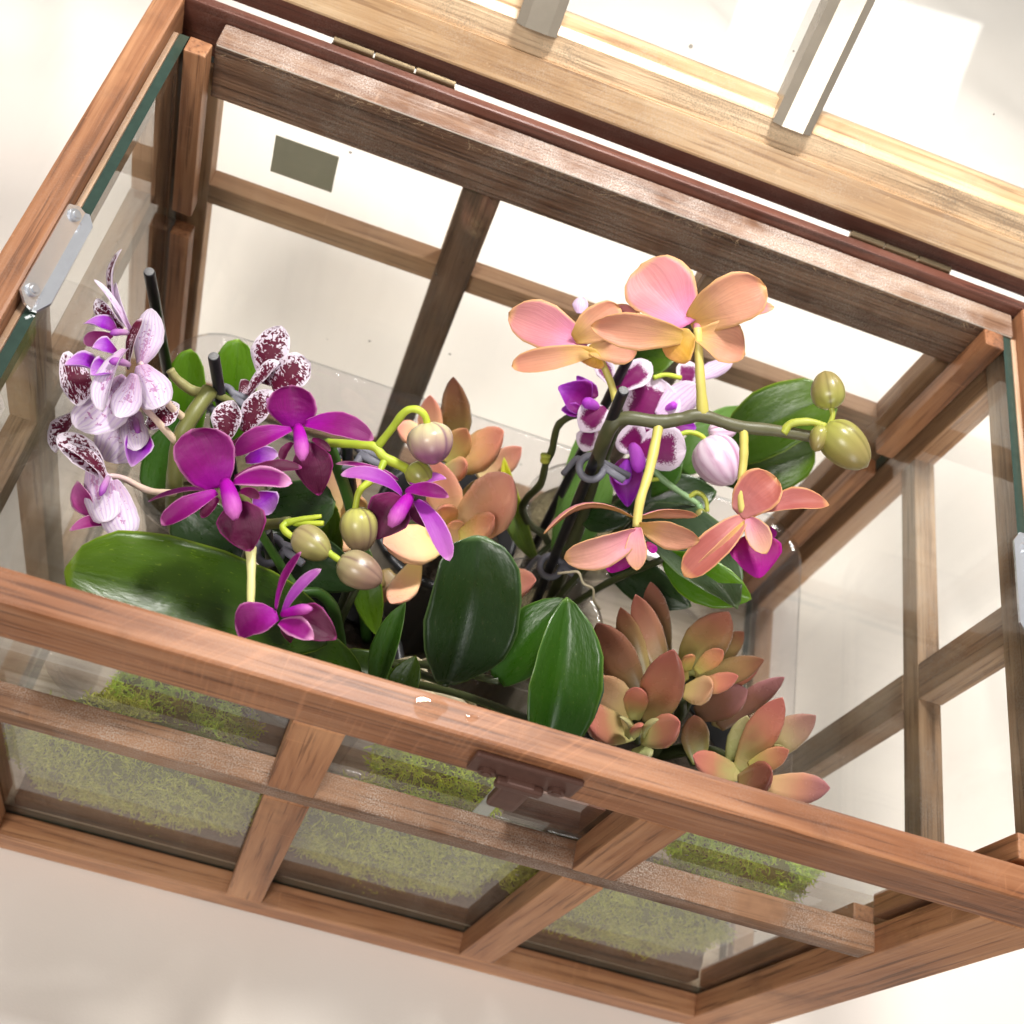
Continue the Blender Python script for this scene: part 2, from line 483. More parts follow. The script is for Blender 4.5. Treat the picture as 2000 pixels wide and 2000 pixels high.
# sides
for sgn in (0, 1):
    def X(a, b): return (a, b) if sgn == 0 else (W - b, W - a)
    a, b = X(0, 0.0115)
    bar('top_rail', (a, WR, H - HR), (b, 0.2820, H), MW[1], case, 0.0014)
    bar('bottom_rail', (a, WR, 0), (b, YB, HB), PALE[1], case)
    bar('corner_post', (a, WR, HB), (b, WR + 0.022, H - HR), PALE[2], case)
    bar('corner_post', (a, YB - 0.022, HB), (b, YB, H - HR), PALE[2], case)
    e0, e1 = X(0.0116, 0.0140)
    bar('glass_bead', (e0, WR + GT + 0.0004, H - HR), (e1, YB - 0.0092, H - 0.0066), DUSTY[1], case, 0.0004)
    bar('cross_muntin', (a, WR + 0.022, ZM + 0.004), (b, YB - 0.022, ZM + 0.004 + HM), DUSTY[1], case)
    bar('upright_muntin', (a, 0.116, HB), (b, 0.1345, ZM + 0.004), DUSTY[2], case)
    bar('upright_muntin', (a, 0.116, ZM + 0.004 + HM), (b, 0.1345, H - HR), DUSTY[2], case)
# panes
def pane(a, b, thin):
    bm = bmesh.new()
    box_bm(bm, a, b)
    bm.normal_update()
    for f in bm.faces:
        f.material_index = 0 if abs(f.normal[thin]) > 0.9 else 1
    return finish_bm('glass_pane', bm, [GLASS, EDGE], case)
pane((0.0125, WR + 0.0002, 0.0205), (W - 0.0125, WR + GT, H - 0.016), 1)
pane((0.0125, YB - 0.0046 - GT, 0.0205), (W - 0.0125, YB - 0.0048, H - 0.016), 1)
for sgn in (0, 1):
    x0, x1 = (0.0118, 0.0118 + GT) if sgn == 0 else (W - 0.0118 - GT, W - 0.0118)
    x0 += 0.0025 if sgn == 0 else -0.0025; x1 += 0.0025 if sgn == 0 else -0.0025
    pane((x0, WR + GT + 0.0004, 0.0205), (x1, YB - 0.0092, H - 0.0068), 0)
# corner battens that hold the glass, cut where the cross muntin passes
for x0 in (0.0188, W - 0.0188 - 0.0095):
    for y0 in (WR + GT + 0.0006, YB - 0.0092 - 0.0100):
        bar('corner_batten', (x0, y0, 0.1905), (x0 + 0.0095, y0 + 0.0096, H - 0.0055), MW[2], case, 0.0008)
        bar('corner_batten', (x0, y0, 0.0205), (x0 + 0.0095, y0 + 0.0096, 0.1755), MW[2], case, 0.0008)
# thick inner rail along the back, grimy on its face
bm = bmesh.new()
box_bm(bm, (0.0292, 0.2668, H - 0.006 - 0.0272), (0.4065, 0.2812, H - 0.0055), 0.0006, 2)
bm.normal_update()
for f in bm.faces: f.material_index = 1 if f.normal.z > 0.95 else (2 if f.normal.z > 0.25 and f.normal.y < -0.25 else 0)
inner = finish_bm('inner_rail', bm, [GRIMEX, DUSTYTOP, WORN], case)
def fuzz():
    rng = random.Random(5)
    verts, faces = [], []
    for _ in range(240):
        x = rng.uniform(0.030, 0.40); 
        p = Vector((x, 0.2668 - rng.uniform(0, 0.0004), H - 0.0056 - abs(rng.gauss(0, 0.0022))))
        g = Vector((rng.gauss(0, .9), -abs(rng.gauss(0.5, .3)), rng.gauss(0.2, .6))).normalized()
        pth = [p]
        for k in range(3):
            g = (g + Vector((rng.gauss(0, .4), rng.gauss(0, .2), rng.gauss(0, .4)))).normalized()
            pth.append(pth[-1] + g * rng.uniform(0.0006, 0.0018))
        a0 = len(verts)
        vv, ff, _u = tube_geo(pth, [0.00007, 0.00006, 0.00005, 0.00003], 3)
        verts += vv; faces += [tuple(a0 + i for i in f_) for f_ in ff]
    o = mesh_obj('wood_fuzz', verts, faces, FUZZ, inner, True)
    o['kind'] = 'stuff'
fuzz()
bar('floor_board', (0.013, WR + 0.0001, 0.006), (W - 0.013, YB - 0.0002, 0.0200), PLY, case)
bar('paper_sticker', (0.0590, YB - 0.0046, 0.2218), (0.0883, YB - 0.0042, 0.2438), STICKER, case, 0.0)

# brackets on the side rails
def bracket(sgn):
    s = 1 if sgn == 0 else -1
    x = 0.0115 if sgn == 0 else W - 0.0115
    y0, y1 = 0.107, 0.1555
    t = 0.0011
    bm = bmesh.new()
    def prism(poly, ext):
        vs0 = [bm.verts.new(p) for p in poly]; vs1 = [bm.verts.new(Vector(p) + Vector(ext)) for p in poly]
        n = len(poly)
        bm.faces.new(vs0); bm.faces.new(list(reversed(vs1)))
        for i in range(n): bm.faces.new((vs0[i], vs0[(i + 1) % n], vs1[(i + 1) % n], vs1[i]))
    zt, zb = H - 0.0003, H - 0.0060
    xm = x + s * 0.0048
    def sl(k, y): return (x + s * 0.0002 + (xm - x) * k, y, zt + (zb - zt) * k)
    prism([sl(0, y0 + 0.003), sl(0, y1 - 0.003), sl(0.5, y1), sl(1, y1), sl(1, y0), sl(0.5, y0)], (s * 0.0007, 0, 0.0008))
    xi = xm + s * 0.0052
    prism([(xm, y0, zb), (xm, y1, zb), (xi - s * 0.003, y1, zb), (xi, y1 - 0.005, zb), (xi, y0 + 0.005, zb), (xi - s * 0.003, y0, zb)], (0, 0, t))
    bmesh.ops.recalc_face_normals(bm, faces=bm.faces)
    o = finish_bm('bracket', bm, STEEL, case)
    for yy in (y0 + 0.006, y1 - 0.005):
        b2 = bmesh.new()
        p = Vector(sl(0.5, yy)) + Vector((s * 0.0006, 0, 0.0007))
        nn = Vector((s * 0.70, 0, 0.72))
        cyl_bm(b2, p, p + nn * 0.0013, 0.0023, 18)
        cyl_bm(b2, p + nn * 0.0012, p + nn * 0.0019, 0.0013, 14)
        q = finish_bm('screw', b2, STEEL, o)
bracket(0); bracket(1)

# front latch plate
def latch():
    x0, x1, z0, z1 = 0.1985, 0.2345, 0.2705, 0.2842
    bm = bmesh.new()
    box_bm(bm, (x0, -0.0022, z0), (x1, -0.0001, z1), 0.0009, 2)
    o = finish_bm('latch_plate', bm, BRONZE, case)
    bm = bmesh.new()
    xm = (x0 + x1) / 2
    box_bm(bm, (xm - 0.0052, -0.0046, 0.2500), (xm + 0.0052, -0.0006, z0 + 0.004), 0.0016, 3)
    box_bm(bm, (xm - 0.0080, -0.0052, z0 - 0.001), (xm + 0.0080, -0.0022, z0 + 0.0035), 0.0010, 2)
    finish_bm('latch_hook', bm, BRONZE, o)
    for xx in (x0 + 0.0062, x1 - 0.0062):
        bm = bmesh.new()
        p = Vector((xx, -0.0023, z0 + 0.0040))
        cyl_bm(bm, p, p + Vector((0, -0.0011, 0)), 0.0029, 20)
        cyl_bm(bm, p + Vector((0, -0.0010, 0)), p + Vector((0, -0.0016, 0)), 0.0017, 16)
        finish_bm('screw', bm, BRONZE, o)
latch()
bar('reflection_block', (0.2315, WR + GT + 0.0003, 0.190), (0.2625, WR + GT + 0.005, 0.2225), DARKX, case, 0.0006)  # dark block added in place of the latch's reflection in the pane

# hinges
for xa, xb in ((0.073, 0.1285), (0.3190, 0.3710)):
    L = (xb - xa) / 3
    bm = bmesh.new()
    for k in range(3):
        cyl_bm(bm, (xa + k * L + 0.0004, D + 0.0018, H - 0.0002), (xa + (k + 1) * L - 0.0004, D + 0.0018, H - 0.0002), 0.0016 if k != 1 else 0.0014, 16)
    box_bm(bm, (xa, D + 0.0001, H - 0.012), (xb, D + 0.0006, H - 0.0008), 0)
    finish_bm('hinge', bm, BRASS, case, False)

# lid, leaning back on its hinges
LID_A = math.radians(180 - 115)
lid_rot = Matrix.Translation((0, D - 0.0006, H + 0.0006)) @ Matrix.Rotation(LID_A, 4, 'X')
def extrude_x(profile, x0, x1, bev=0.0):
    bm = bmesh.new()
    a = [bm.verts.new((x0, s, z)) for s, z in profile]; b = [bm.verts.new((x1, s, z)) for s, z in profile]
    n = len(profile)
    bm.faces.new(a); bm.faces.new(list(reversed(b)))
    for i in range(n): bm.faces.new((a[i], a[(i + 1) % n], b[(i + 1) % n], b[i]))
    bmesh.ops.recalc_face_normals(bm, faces=bm.faces)
    return bm
def lid_part(name, bm, mats, parent):
    bmesh.ops.transform(bm, matrix=lid_rot, verts=bm.verts)
    return finish_bm(name, bm, mats, parent)
bm = extrude_x([(0, -0.019), (0, -0.0060), (0.0085, -0.0003), (0.0095, 0), (0.0235, 0), (0.0235, -0.019)], 0, W)
bm.normal_update()
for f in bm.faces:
    if f.normal.y < -0.3 and f.normal.z > 0.3: f.material_index = 1  # lid strip painted dark, standing in for shade
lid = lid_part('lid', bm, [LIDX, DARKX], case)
lid['label'] = 'open lid with honey coloured inner rail'
lid_part('lid_rebate', extrude_x([(0.0236, -0.019), (0.0236, -0.0022), (0.0345, -0.0022), (0.0345, -0.019)], 0.002, W - 0.002), GREYX, lid)
lid_part('lid_bead', extrude_x([(0.0346, -0.019), (0.0346, -0.0026), (0.0380, -0.0056), (0.0425, -0.0062), (0.0425, -0.019)], 0.002, W - 0.002), LIDX, lid)
LIDLEN = 0.282
def lid_box(name, a, b, mat, bev=0.0008):
    bm = bmesh.new(); box_bm(bm, a, b, bev, 2)
    return lid_part(name, bm, mat, lid)
lid_box('lid_stile', (0, 0.0427, -0.019), (0.030, LIDLEN - 0.042, 0), MW[1])
lid_box('lid_stile', (W - 0.030, 0.0427, -0.019), (W, LIDLEN - 0.042, 0), MW[1])
lid_box('lid_rail', (0, LIDLEN - 0.0418, -0.019), (W, LIDLEN, 0), LIDX)
for xc in (0.1535, 0.2720):
    prof = [(-0.0090, -0.0125), (-0.0090, 0.0006), (-0.0050, 0.0032), (0.0050, 0.0032), (0.0090, 0.0006), (0.0090, -0.0125)]
    bm = bmesh.new()
    a = [bm.verts.new((xc + p, 0.0338, z)) for p, z in prof]; b = [bm.verts.new((xc + p, LIDLEN - 0.043, z)) for p, z in prof]
    bm.faces.new(a); bm.faces.new(list(reversed(b)))
    for i in range(6): bm.faces.new((a[i], a[(i + 1) % 6], b[(i + 1) % 6], b[i]))
    bmesh.ops.recalc_face_normals(bm, faces=bm.faces)
    lid_part('lid_muntin', bm, GREYY, lid)
bm = bmesh.new(); box_bm(bm, (0.0305, 0.0430, -0.0165), (W - 0.0305, LIDLEN - 0.0425, -0.0135))
lid_part('glass_pane', bm, GLASS, lid)

# ------------------------------------------------------------------ plastic tray
def rrect(x0, y0, x1, y1, r, n=6):
    out = []
    for cx, cy, a0 in ((x1 - r, y1 - r, 0), (x0 + r, y1 - r, 90), (x0 + r, y0 + r, 180), (x1 - r, y0 + r, 270)):
        for k in range(n + 1):
            a = math.radians(a0 + 90 * k / n)
            out.append((cx + r * math.cos(a), cy + r * math.sin(a)))
    return out
def loft(rings, close_bottom=True):
    v, f = [], []
    n = len(rings[0])
    for ring in rings: v += ring
    for i in range(len(rings) - 1):
        for j in range(n):
            q = (j + 1) % n
            f.append((i * n + j, i * n + q, (i + 1) * n + q, (i + 1) * n + j))
    if close_bottom:
        f.append(tuple(range((len(rings) - 1) * n, len(rings) * n)))
    return v, f
def tray():
    def ring(g, z, r): return [(x, y, z) for x, y in rrect(0.034 + g, 0.042 + g, 0.386 - g, 0.250 - g, r)]
    v, f = loft([ring(0.012, 0.0202, 0.022), ring(0.006, 0.026, 0.024), ring(0.001, 0.116, 0.026), ring(-0.0025, 0.1185, 0.028), ring(-0.0025, 0.1200, 0.028),
                 ring(0.0015, 0.1200, 0.026), ring(0.0072, 0.0275, 0.023), ring(0.013, 0.0215, 0.021)])
    o = mesh_obj('plastic_tray', v, f, PLASTIC, None, True)
    tag(o, 'clear plastic tray with rounded rim holding the pots on the case floor', 'tray')
tray()

# ------------------------------------------------------------------ soil and moss seen through the front glass
def soil_strip():
    nx, ny = 90, 8
    v, f = [], []
    for j in range(ny):
        for i in range(nx):
            x = 0.033 + (0.352) * i / (nx - 1); y = 0.0164 + 0.024 * j / (ny - 1)
            z = 0.040 + 0.006 * math.sin(x * 61 + y * 90) + random.uniform(-0.003, 0.003)
            if j in (0, ny - 1) or i in (0, nx - 1): z -= 0.004
            v.append((x, y, z))
    for j in range(ny - 1):
        for i in range(nx - 1): f.append((j * nx + i, j * nx + i + 1, (j + 1) * nx + i + 1, (j + 1) * nx + i))
    # skirt down to the floor
    loop = [i for i in range(nx)] + [j * nx + nx - 1 for j in range(1, ny)] + [(ny - 1) * nx + i for i in range(nx - 2, -1, -1)] + [j * nx for j in range(ny - 2, 0, -1)]
    b0 = len(v)
    for k in loop: v.append((v[k][0], v[k][1], 0.0202))
    m_ = len(loop)
    for k in range(m_): f.append((loop[k], b0 + k, b0 + (k + 1) % m_, loop[(k + 1) % m_]))
    o = mesh_obj('potting_soil', v, f, SOIL, None, True)
    tag(o, 'dark potting soil lying along the front glass', 'soil', None, 'stuff')
soil_strip()
CORE = simple('moss_core', lin(84, 92, 14), 0.9, 0, 0.2, 0.4, 300)
def moss_mat(name, a, b):
    t = NT(name)
    tc = t.n('ShaderNodeTexCoord')
    n = t.ramp(t.noise(tc.outputs['Object'], 420, 2, 0.5), [(0.3, (0, 0, 0)), (0.7, (1, 1, 1))])
    c = t.mix(n, a, b)
    sh = t.pbsdf(c, 0.8, None, 0.2)
    tl = t.n('ShaderNodeBsdfTranslucent'); t.link(c, tl.inputs[0])
    mx = t.n('ShaderNodeMixShader'); mx.inputs[0].default_value = 0.15
    t.link(sh, mx.inputs[1]); t.link(tl.outputs[0], mx.inputs[2])
    return t.done(mx.outputs[0])
MOSS_L = moss_mat('bright_moss', lin(176, 214, 4), lin(238, 250, 60))
MOSS_O = moss_mat('olive_moss', lin(150, 162, 24), lin(232, 232, 96))
MOSS_G = moss_mat('green_moss', lin(150, 200, 14), lin(220, 244, 70))
def moss(c, rad, mat, n, label):
    rng = random.Random(int(c[0] * 1e5))
    verts, faces = [], []
    # lumpy core
    nu, nv = 22, 12
    core = []
    for i in range(nv + 1):
        th = math.pi * i / nv
        for j in range(nu):
            ph = 2 * math.pi * j / nu
            k = 0.80 + 0.10 * math.sin(3 * ph + c[0] * 70) * math.sin(2 * th) + 0.06 * math.sin(7 * ph + 5 * th)
            core.append((c[0] + rad[0] * k * math.sin(th) * math.cos(ph), max(0.0162, c[1] + rad[1] * k * math.sin(th) * math.sin(ph)), max(0.0204, c[2] + rad[2] * k * math.cos(th))))
    verts += core
    for i in range(nv):
        for j in range(nu):
            q = (j + 1) % nu
            faces.append((i * nu + j, (i + 1) * nu + j, (i + 1) * nu + q, i * nu + q))
    for _ in range(int(n * 2.1)):
        d = Vector((rng.gauss(0, 1), rng.gauss(0, 1), rng.gauss(0.1, 1))).normalized()
        k = 0.78 + 0.17 * math.sin(d.x * 7 + c[0] * 70) * math.cos(d.z * 6 + c[0] * 50) + 0.08 * math.sin(d.x * 19 + d.z * 17) + rng.uniform(-0.05, 0.05)
        p = Vector((c[0] + rad[0] * d.x * k, c[1] + rad[1] * d.y * k, c[2] + rad[2] * d.z * k))
        g = (d + Vector((rng.gauss(0, .6), rng.gauss(0, .6), rng.gauss(0, .6)))).normalized()
        path = [p.copy()]
        st = rng.uniform(0.0009, 0.0019)
        for s_ in range(4):
            g = (g + Vector((rng.gauss(0, .85), rng.gauss(0, .85), rng.gauss(0, .85)))).normalized()
            p = p + g * st
            p.y = max(p.y, 0.0162); p.z = max(p.z, 0.0206)
            path.append(p.copy())
        r = rng.uniform(0.00026, 0.00050)
        a0 = len(verts)
        for i_, q in enumerate(path):
            ax = Vector((rng.gauss(0, 1), rng.gauss(0, 1), rng.gauss(0, 1))).normalized() if i_ == 0 else ax
            tdir = (path[min(i_ + 1, 4)] - path[max(i_ - 1, 0)]).normalized()
            u = ax.cross(tdir)
            u = u.normalized() if u.length > 1e-5 else Vector((1, 0, 0))
            w_ = tdir.cross(u)
            rr = r * (1 - 0.12 * i_)
            for t3 in (0, 2.0944, 4.1888): verts.append(q + u * (rr * math.cos(t3)) + w_ * (rr * math.sin(t3)))
        for i_ in range(4):
            for t3 in range(3):
                q3 = (t3 + 1) % 3
                faces.append((a0 + i_ * 3 + t3, a0 + i_ * 3 + q3, a0 + i_ * 3 + 3 + q3, a0 + i_ * 3 + 3 + t3))
    o = mesh_obj('moss_clump', verts, faces, [mat, CORE], None, True, [1] * (nu * nv) + [0] * (len(faces) - nu * nv))
    tag(o, label, 'moss', 'moss clumps behind the front glass')
moss((0.088, 0.0285, 0.084), (0.066, 0.0125, 0.074), MOSS_O, 6600, 'pale olive moss behind the lower left front pane')
moss((0.098, 0.046, 0.120), (0.034, 0.019, 0.024), MOSS_G, 2600, 'green moss tuft in the upper left front pane below the big leaf')
moss((0.208, 0.0285, 0.080), (0.062, 0.0125, 0.070), MOSS_O, 6000, 'pale olive moss behind the lower middle front pane')
moss((0.212, 0.044, 0.134), (0.032, 0.018, 0.023), MOSS_L, 2600, 'bright lime moss tuft just left of the front latch')
moss((0.322, 0.0285, 0.076), (0.058, 0.0125, 0.066), MOSS_O, 5600, 'pale olive moss behind the lower right front pane')
moss((0.352, 0.044, 0.152), (0.037, 0.019, 0.032), MOSS_G, 4200, 'fresh green moss tuft in the upper right front pane')

FLOWERS = {
 'M1': ('magenta', 'magenta', [
   ('sepal', (0.0937, 0.0734, 0.2655), (0.08, 0.0843, 0.279), 0.0203, (-0.124, -0.321, 0.939), 0.18, 0.05, 'round', None),
   ('sepal', (0.0923, 0.0717, 0.2653), (0.0722, 0.0667, 0.2535), 0.004, (-0.336, 0.48, 0.81), 0.1, 0.08, 'strap', None),
   ('petal', (0.0943, 0.0704, 0.2672), (0.0809, 0.0539, 0.2635), 0.0079, (-0.349, -0.146, 0.926), 0.25, 0.12, 'strap', None),
   ('sepal', (0.0982, 0.0768, 0.2698), (0.119, 0.0858, 0.2748), 0.0062, (-0.317, 0.184, 0.93), 0.2, 0.1, 'oval', 'dark'),
   ('petal', (0.0986, 0.0742, 0.2706), (0.1178, 0.0742, 0.2813), 0.0072, (-0.238, -0.254, 0.937), 0.35, 0.08, 'strap', 'rim'),
   ('lip', (0.1018, 0.0674, 0.2702), (0.1113, 0.0549, 0.2623), 0.0162, (-0.035, -0.439, 0.898), 0.15, 0.06, 'lip', 'dark'),
   ('lip_lobe', (0.0959, 0.0672, 0.269), (0.0926, 0.0593, 0.2668), 0.0043, (-0.512, -0.502, 0.698), 0.3, 0.1, 'strap', 'dark'),
   ('lip_lobe', (0.1018, 0.0699, 0.2731), (0.1093, 0.0672, 0.2775), 0.0036, (-0.046, -0.258, 0.965), 0.3, 0.1, 'strap', 'dark'),
  ], ((0.0961, 0.0727, 0.2715), (0.1038, 0.0579, 0.2751), 0.007)),
 'M2': ('magenta', 'magenta', [
   ('sepal', (0.1108, 0.1077, 0.2649), (0.1061, 0.1171, 0.2765), 0.018, (-0.157, -0.374, 0.914), 0.2, 0.05, 'round', None),
   ('petal', (0.1108, 0.1053, 0.267), (0.094, 0.0904, 0.2612), 0.0091, (-0.342, -0.186, 0.921), 0.25, 0.1, 'oval', None),
   ('sepal', (0.1054, 0.1073, 0.2625), (0.0909, 0.0973, 0.2555), 0.0035, (-0.334, 0.397, 0.855), 0.1, 0.08, 'strap', 'dark'),
   ('petal', (0.1148, 0.1077, 0.2693), (0.1398, 0.1052, 0.2769), 0.0103, (-0.171, -0.154, 0.973), 0.25, 0.12, 'oval', None),
   ('lip', (0.1177, 0.1004, 0.2685), (0.1275, 0.0875, 0.2579), 0.0137, (-0.082, -0.45, 0.889), 0.15, 0.08, 'lip', 'dark'),
   ('lip_lobe', (0.1128, 0.0996, 0.2671), (0.1111, 0.092, 0.2653), 0.0038, (-0.438, -0.501, 0.747), 0.3, 0.1, 'strap', 'dark'),
   ('lip_lobe', (0.119, 0.1019, 0.2698), (0.1264, 0.0984, 0.2712), 0.003, (0.042, -0.237, 0.971), 0.3, 0.1, 'strap', 'dark'),
  ], ((0.1128, 0.1052, 0.2697), (0.1183, 0.0895, 0.2735), 0.0059)),
 'M3': ('magenta', 'magenta', [
   ('petal', (0.1562, 0.0933, 0.2694), (0.1711, 0.0908, 0.2777), 0.0064, (-0.096, -0.098, 0.99), 0.3, 0.15, 'oval', None),
   ('petal', (0.157, 0.0967, 0.2694), (0.1692, 0.1016, 0.2725), 0.005, (-0.093, 0.219, 0.971), 0.2, 0.1, 'oval', 'pale'),
   ('petal', (0.1553, 0.0908, 0.27), (0.1325, 0.0896, 0.2724), 0.0068, (-0.478, 0.085, 0.874), 0.3, 0.18, 'strap', 'pale'),
   ('sepal', (0.1528, 0.0981, 0.2672), (0.1296, 0.0979, 0.2653), 0.0038, (-0.334, 0.397, 0.855), 0.2, 0.1, 'strap', 'rim'),
   ('lip', (0.1544, 0.0933, 0.2654), (0.1507, 0.0782, 0.2558), 0.0161, (-0.208, -0.646, 0.734), 0.15, 0.05, 'lip', 'dark'),
   ('petal', (0.1608, 0.091, 0.2686), (0.178, 0.0713, 0.2682), 0.0072, (0.101, -0.4, 0.911), 0.3, 0.1, 'strap', 'pale'),
   ('sepal', (0.1634, 0.0925, 0.2677), (0.1758, 0.077, 0.2643), 0.0053, (0.185, -0.372, 0.91), 0.2, 0.05, 'strap', 'dark'),
   ('lip_lobe', (0.1592, 0.0906, 0.2657), (0.1675, 0.0859, 0.2616), 0.0057, (0.041, -0.509, 0.86), 0.2, 0.05, 'lip', 'dark'),
  ], ((0.1581, 0.0901, 0.2713), (0.1542, 0.0755, 0.2717), 0.0066)),
 'M4': ('magenta', 'magenta', [
   ('sepal', (0.1271, 0.0328, 0.266), (0.1159, 0.025, 0.2612), 0.0136, (-0.507, -0.098, 0.856), 0.25, 0.1, 'round', None),
   ('sepal', (0.1259, 0.0345, 0.267), (0.1278, 0.0514, 0.2787), 0.0042, (-0.814, -0.344, 0.468), 0.2, 0.05, 'strap', None),
   ('petal', (0.1283, 0.0311, 0.27), (0.1357, 0.044, 0.2849), 0.0041, (-0.612, -0.343, 0.713), 0.35, 0.05, 'strap', 'pale'),
   ('petal', (0.1283, 0.0293, 0.2688), (0.1404, 0.0241, 0.2747), 0.0075, (-0.181, -0.115, 0.977), 0.25, 0.1, 'oval', 'rim'),
   ('lip', (0.1308, 0.0343, 0.2677), (0.1475, 0.0291, 0.2696), 0.0125, (-0.072, -0.176, 0.982), 0.2, 0.06, 'lip', 'dark'),
   ('lip_lobe', (0.1302, 0.0306, 0.2699), (0.1337, 0.0237, 0.2684), 0.0052, (-0.203, -0.383, 0.901), 0.2, 0.05, 'lip', 'dark'),
  ], ((0.1284, 0.0317, 0.2704), (0.1368, 0.0321, 0.2795), 0.004)),
 'S1': ('spotted', 'spotted', [
   ('sepal', (0.035, 0.1367, 0.2649), (0.032, 0.1509, 0.2776), 0.0059, (-0.867, -0.389, 0.31), 0.3, 0.12, 'strap', None),
   ('petal', (0.0439, 0.1281, 0.2643), (0.0327, 0.1431, 0.2675), 0.0059, (-0.814, -0.344, 0.468), 0.25, 0.1, 'strap', 'pale'),
   ('petal', (0.0434, 0.1272, 0.2636), (0.0268, 0.1375, 0.2725), 0.0029, (-0.599, 0.481, 0.64), 0.3, 0.05, 'strap', 'pale'),
   ('petal', (0.0407, 0.1286, 0.2616), (0.0291, 0.1332, 0.2675), 0.0081, (-0.709, -0.464, 0.531), 0.25, 0.1, 'oval', None),
   ('lip', (0.0398, 0.1248, 0.2637), (0.0284, 0.1226, 0.2651), 0.008, (-0.498, 0.146, 0.855), 0.4, 0.12, 'lip', 'purple'),
   ('lip_lobe', (0.0383, 0.1247, 0.261), (0.029, 0.1208, 0.2567), 0.0059, (-0.23, -0.784, 0.577), 0.3, 0.1, 'oval', 'deep'),
   ('sepal', (0.0474, 0.1167, 0.2548), (0.0456, 0.1341, 0.2638), 0.0063, (-0.731, -0.532, 0.428), 0.2, 0.08, 'strap', 'maroon'),
   ('petal', (0.05, 0.1213, 0.2535), (0.0472, 0.1404, 0.2634), 0.0114, (-0.018, -0.343, 0.939), -0.3, -0.1, 'oval', 'pale'),
  ], ((0.0434, 0.1264, 0.2631), (0.0386, 0.1213, 0.266), 0.003)),
 'S2': ('spotted', 'spotted', [
   ('petal', (0.0374, 0.1059, 0.2567), (0.0288, 0.0996, 0.257), 0.0203, (-0.356, -0.495, 0.792), 0.2, 0.1, 'round', None),
   ('lip', (0.042, 0.1046, 0.2652), (0.0303, 0.0999, 0.2696), 0.0095, (-0.478, 0.01, 0.879), 0.4, 0.1, 'lip', 'purple'),
   ('lip_lobe', (0.0447, 0.1111, 0.27), (0.0373, 0.1074, 0.2736), 0.0074, (-0.428, -0.16, 0.889), 0.5, 0.1, 'oval', 'purple'),
   ('lip_lobe', (0.0459, 0.1047, 0.2684), (0.0399, 0.0986, 0.2705), 0.0082, (-0.38, -0.41, 0.829), 0.5, 0.1, 'oval', 'purple'),
   ('petal', (0.0481, 0.1117, 0.2735), (0.0479, 0.0877, 0.267), 0.009, (-0.577, -0.499, 0.647), 0.4, 0.08, 'strap', 'pale'),
   ('sepal', (0.0491, 0.1073, 0.2634), (0.0395, 0.0859, 0.2545), 0.0188, (-0.356, -0.495, 0.792), -0.2, -0.08, 'round', 'pale'),
   ('petal', (0.0523, 0.1075, 0.2665), (0.0519, 0.0915, 0.2605), 0.0105, (0.041, -0.509, 0.86), -0.3, -0.08, 'oval', 'pale'),
   ('petal', (0.0526, 0.1142, 0.2638), (0.0639, 0.1016, 0.2597), 0.0137, (0.101, -0.4, 0.911), -0.3, -0.08, 'round', 'pale'),
  ], ((0.05, 0.1086, 0.2693), (0.0449, 0.1035, 0.2747), 0.0033)),
 'S3': ('spotted', 'spotted', [
   ('petal', (0.053, 0.1071, 0.2456), (0.0492, 0.0884, 0.2347), 0.0186, (-0.022, -0.612, 0.791), -0.25, -0.1, 'round', 'pale'),
   ('lip', (0.0586, 0.1027, 0.2388), (0.0584, 0.0893, 0.2345), 0.0105, (0.185, -0.372, 0.91), 0.3, 0.1, 'lip', 'purple'),
   ('sepal', (0.0592, 0.1055, 0.2383), (0.0674, 0.1147, 0.246), 0.0102, (-0.064, -0.137, 0.988), 0.2, 0.05, 'oval', None),
   ('petal', (0.0353, 0.1022, 0.2416), (0.0322, 0.0844, 0.2364), 0.0117, (-0.652, -0.474, 0.592), 0.25, 0.1, 'oval', None),
   ('petal', (0.0496, 0.1078, 0.2455), (0.0594, 0.0924, 0.2417), 0.0104, (0.13, -0.48, 0.867), -0.3, -0.1, 'oval', 'pale'),
  ], ((0.0533, 0.1063, 0.2427), (0.0574, 0.0993, 0.2411), 0.0027)),
 'S4': ('spotted', 'spotted', [
   ('petal', (0.0525, 0.0782, 0.2407), (0.0329, 0.0854, 0.2469), 0.0106, (-0.557, -0.007, 0.831), 0.35, 0.12, 'oval', None),
   ('sepal', (0.0535, 0.0767, 0.2422), (0.0372, 0.081, 0.2496), 0.0057, (-0.508, 0.278, 0.815), 0.3, 0.1, 'strap', None),
   ('petal', (0.0469, 0.0804, 0.2436), (0.0592, 0.0612, 0.2401), 0.0136, (-0.24, -0.569, 0.787), -0.25, -0.08, 'round', 'pale'),
   ('petal', (0.0559, 0.0762, 0.2436), (0.0673, 0.058, 0.2394), 0.0131, (0.041, -0.509, 0.86), -0.25, -0.08, 'round', 'pale'),
   ('lip', (0.0541, 0.067, 0.231), (0.0436, 0.0753, 0.2371), 0.0098, (-0.612, -0.488, 0.622), 0.3, 0.1, 'oval', 'deep'),
   ('lip_lobe', (0.0595, 0.0651, 0.233), (0.0473, 0.0585, 0.2313), 0.0057, (-0.285, -0.038, 0.958), 0.3, 0.1, 'lip', 'deep'),
  ], ((0.0543, 0.0775, 0.2429), (0.0547, 0.0685, 0.2443), 0.003)),
 'S5': ('spotted', 'spotted', [
   ('petal', (0.0942, 0.1391, 0.2417), (0.093, 0.1565, 0.2581), 0.0149, (-0.082, -0.45, 0.889), 0.2, 0.06, 'oval', None),
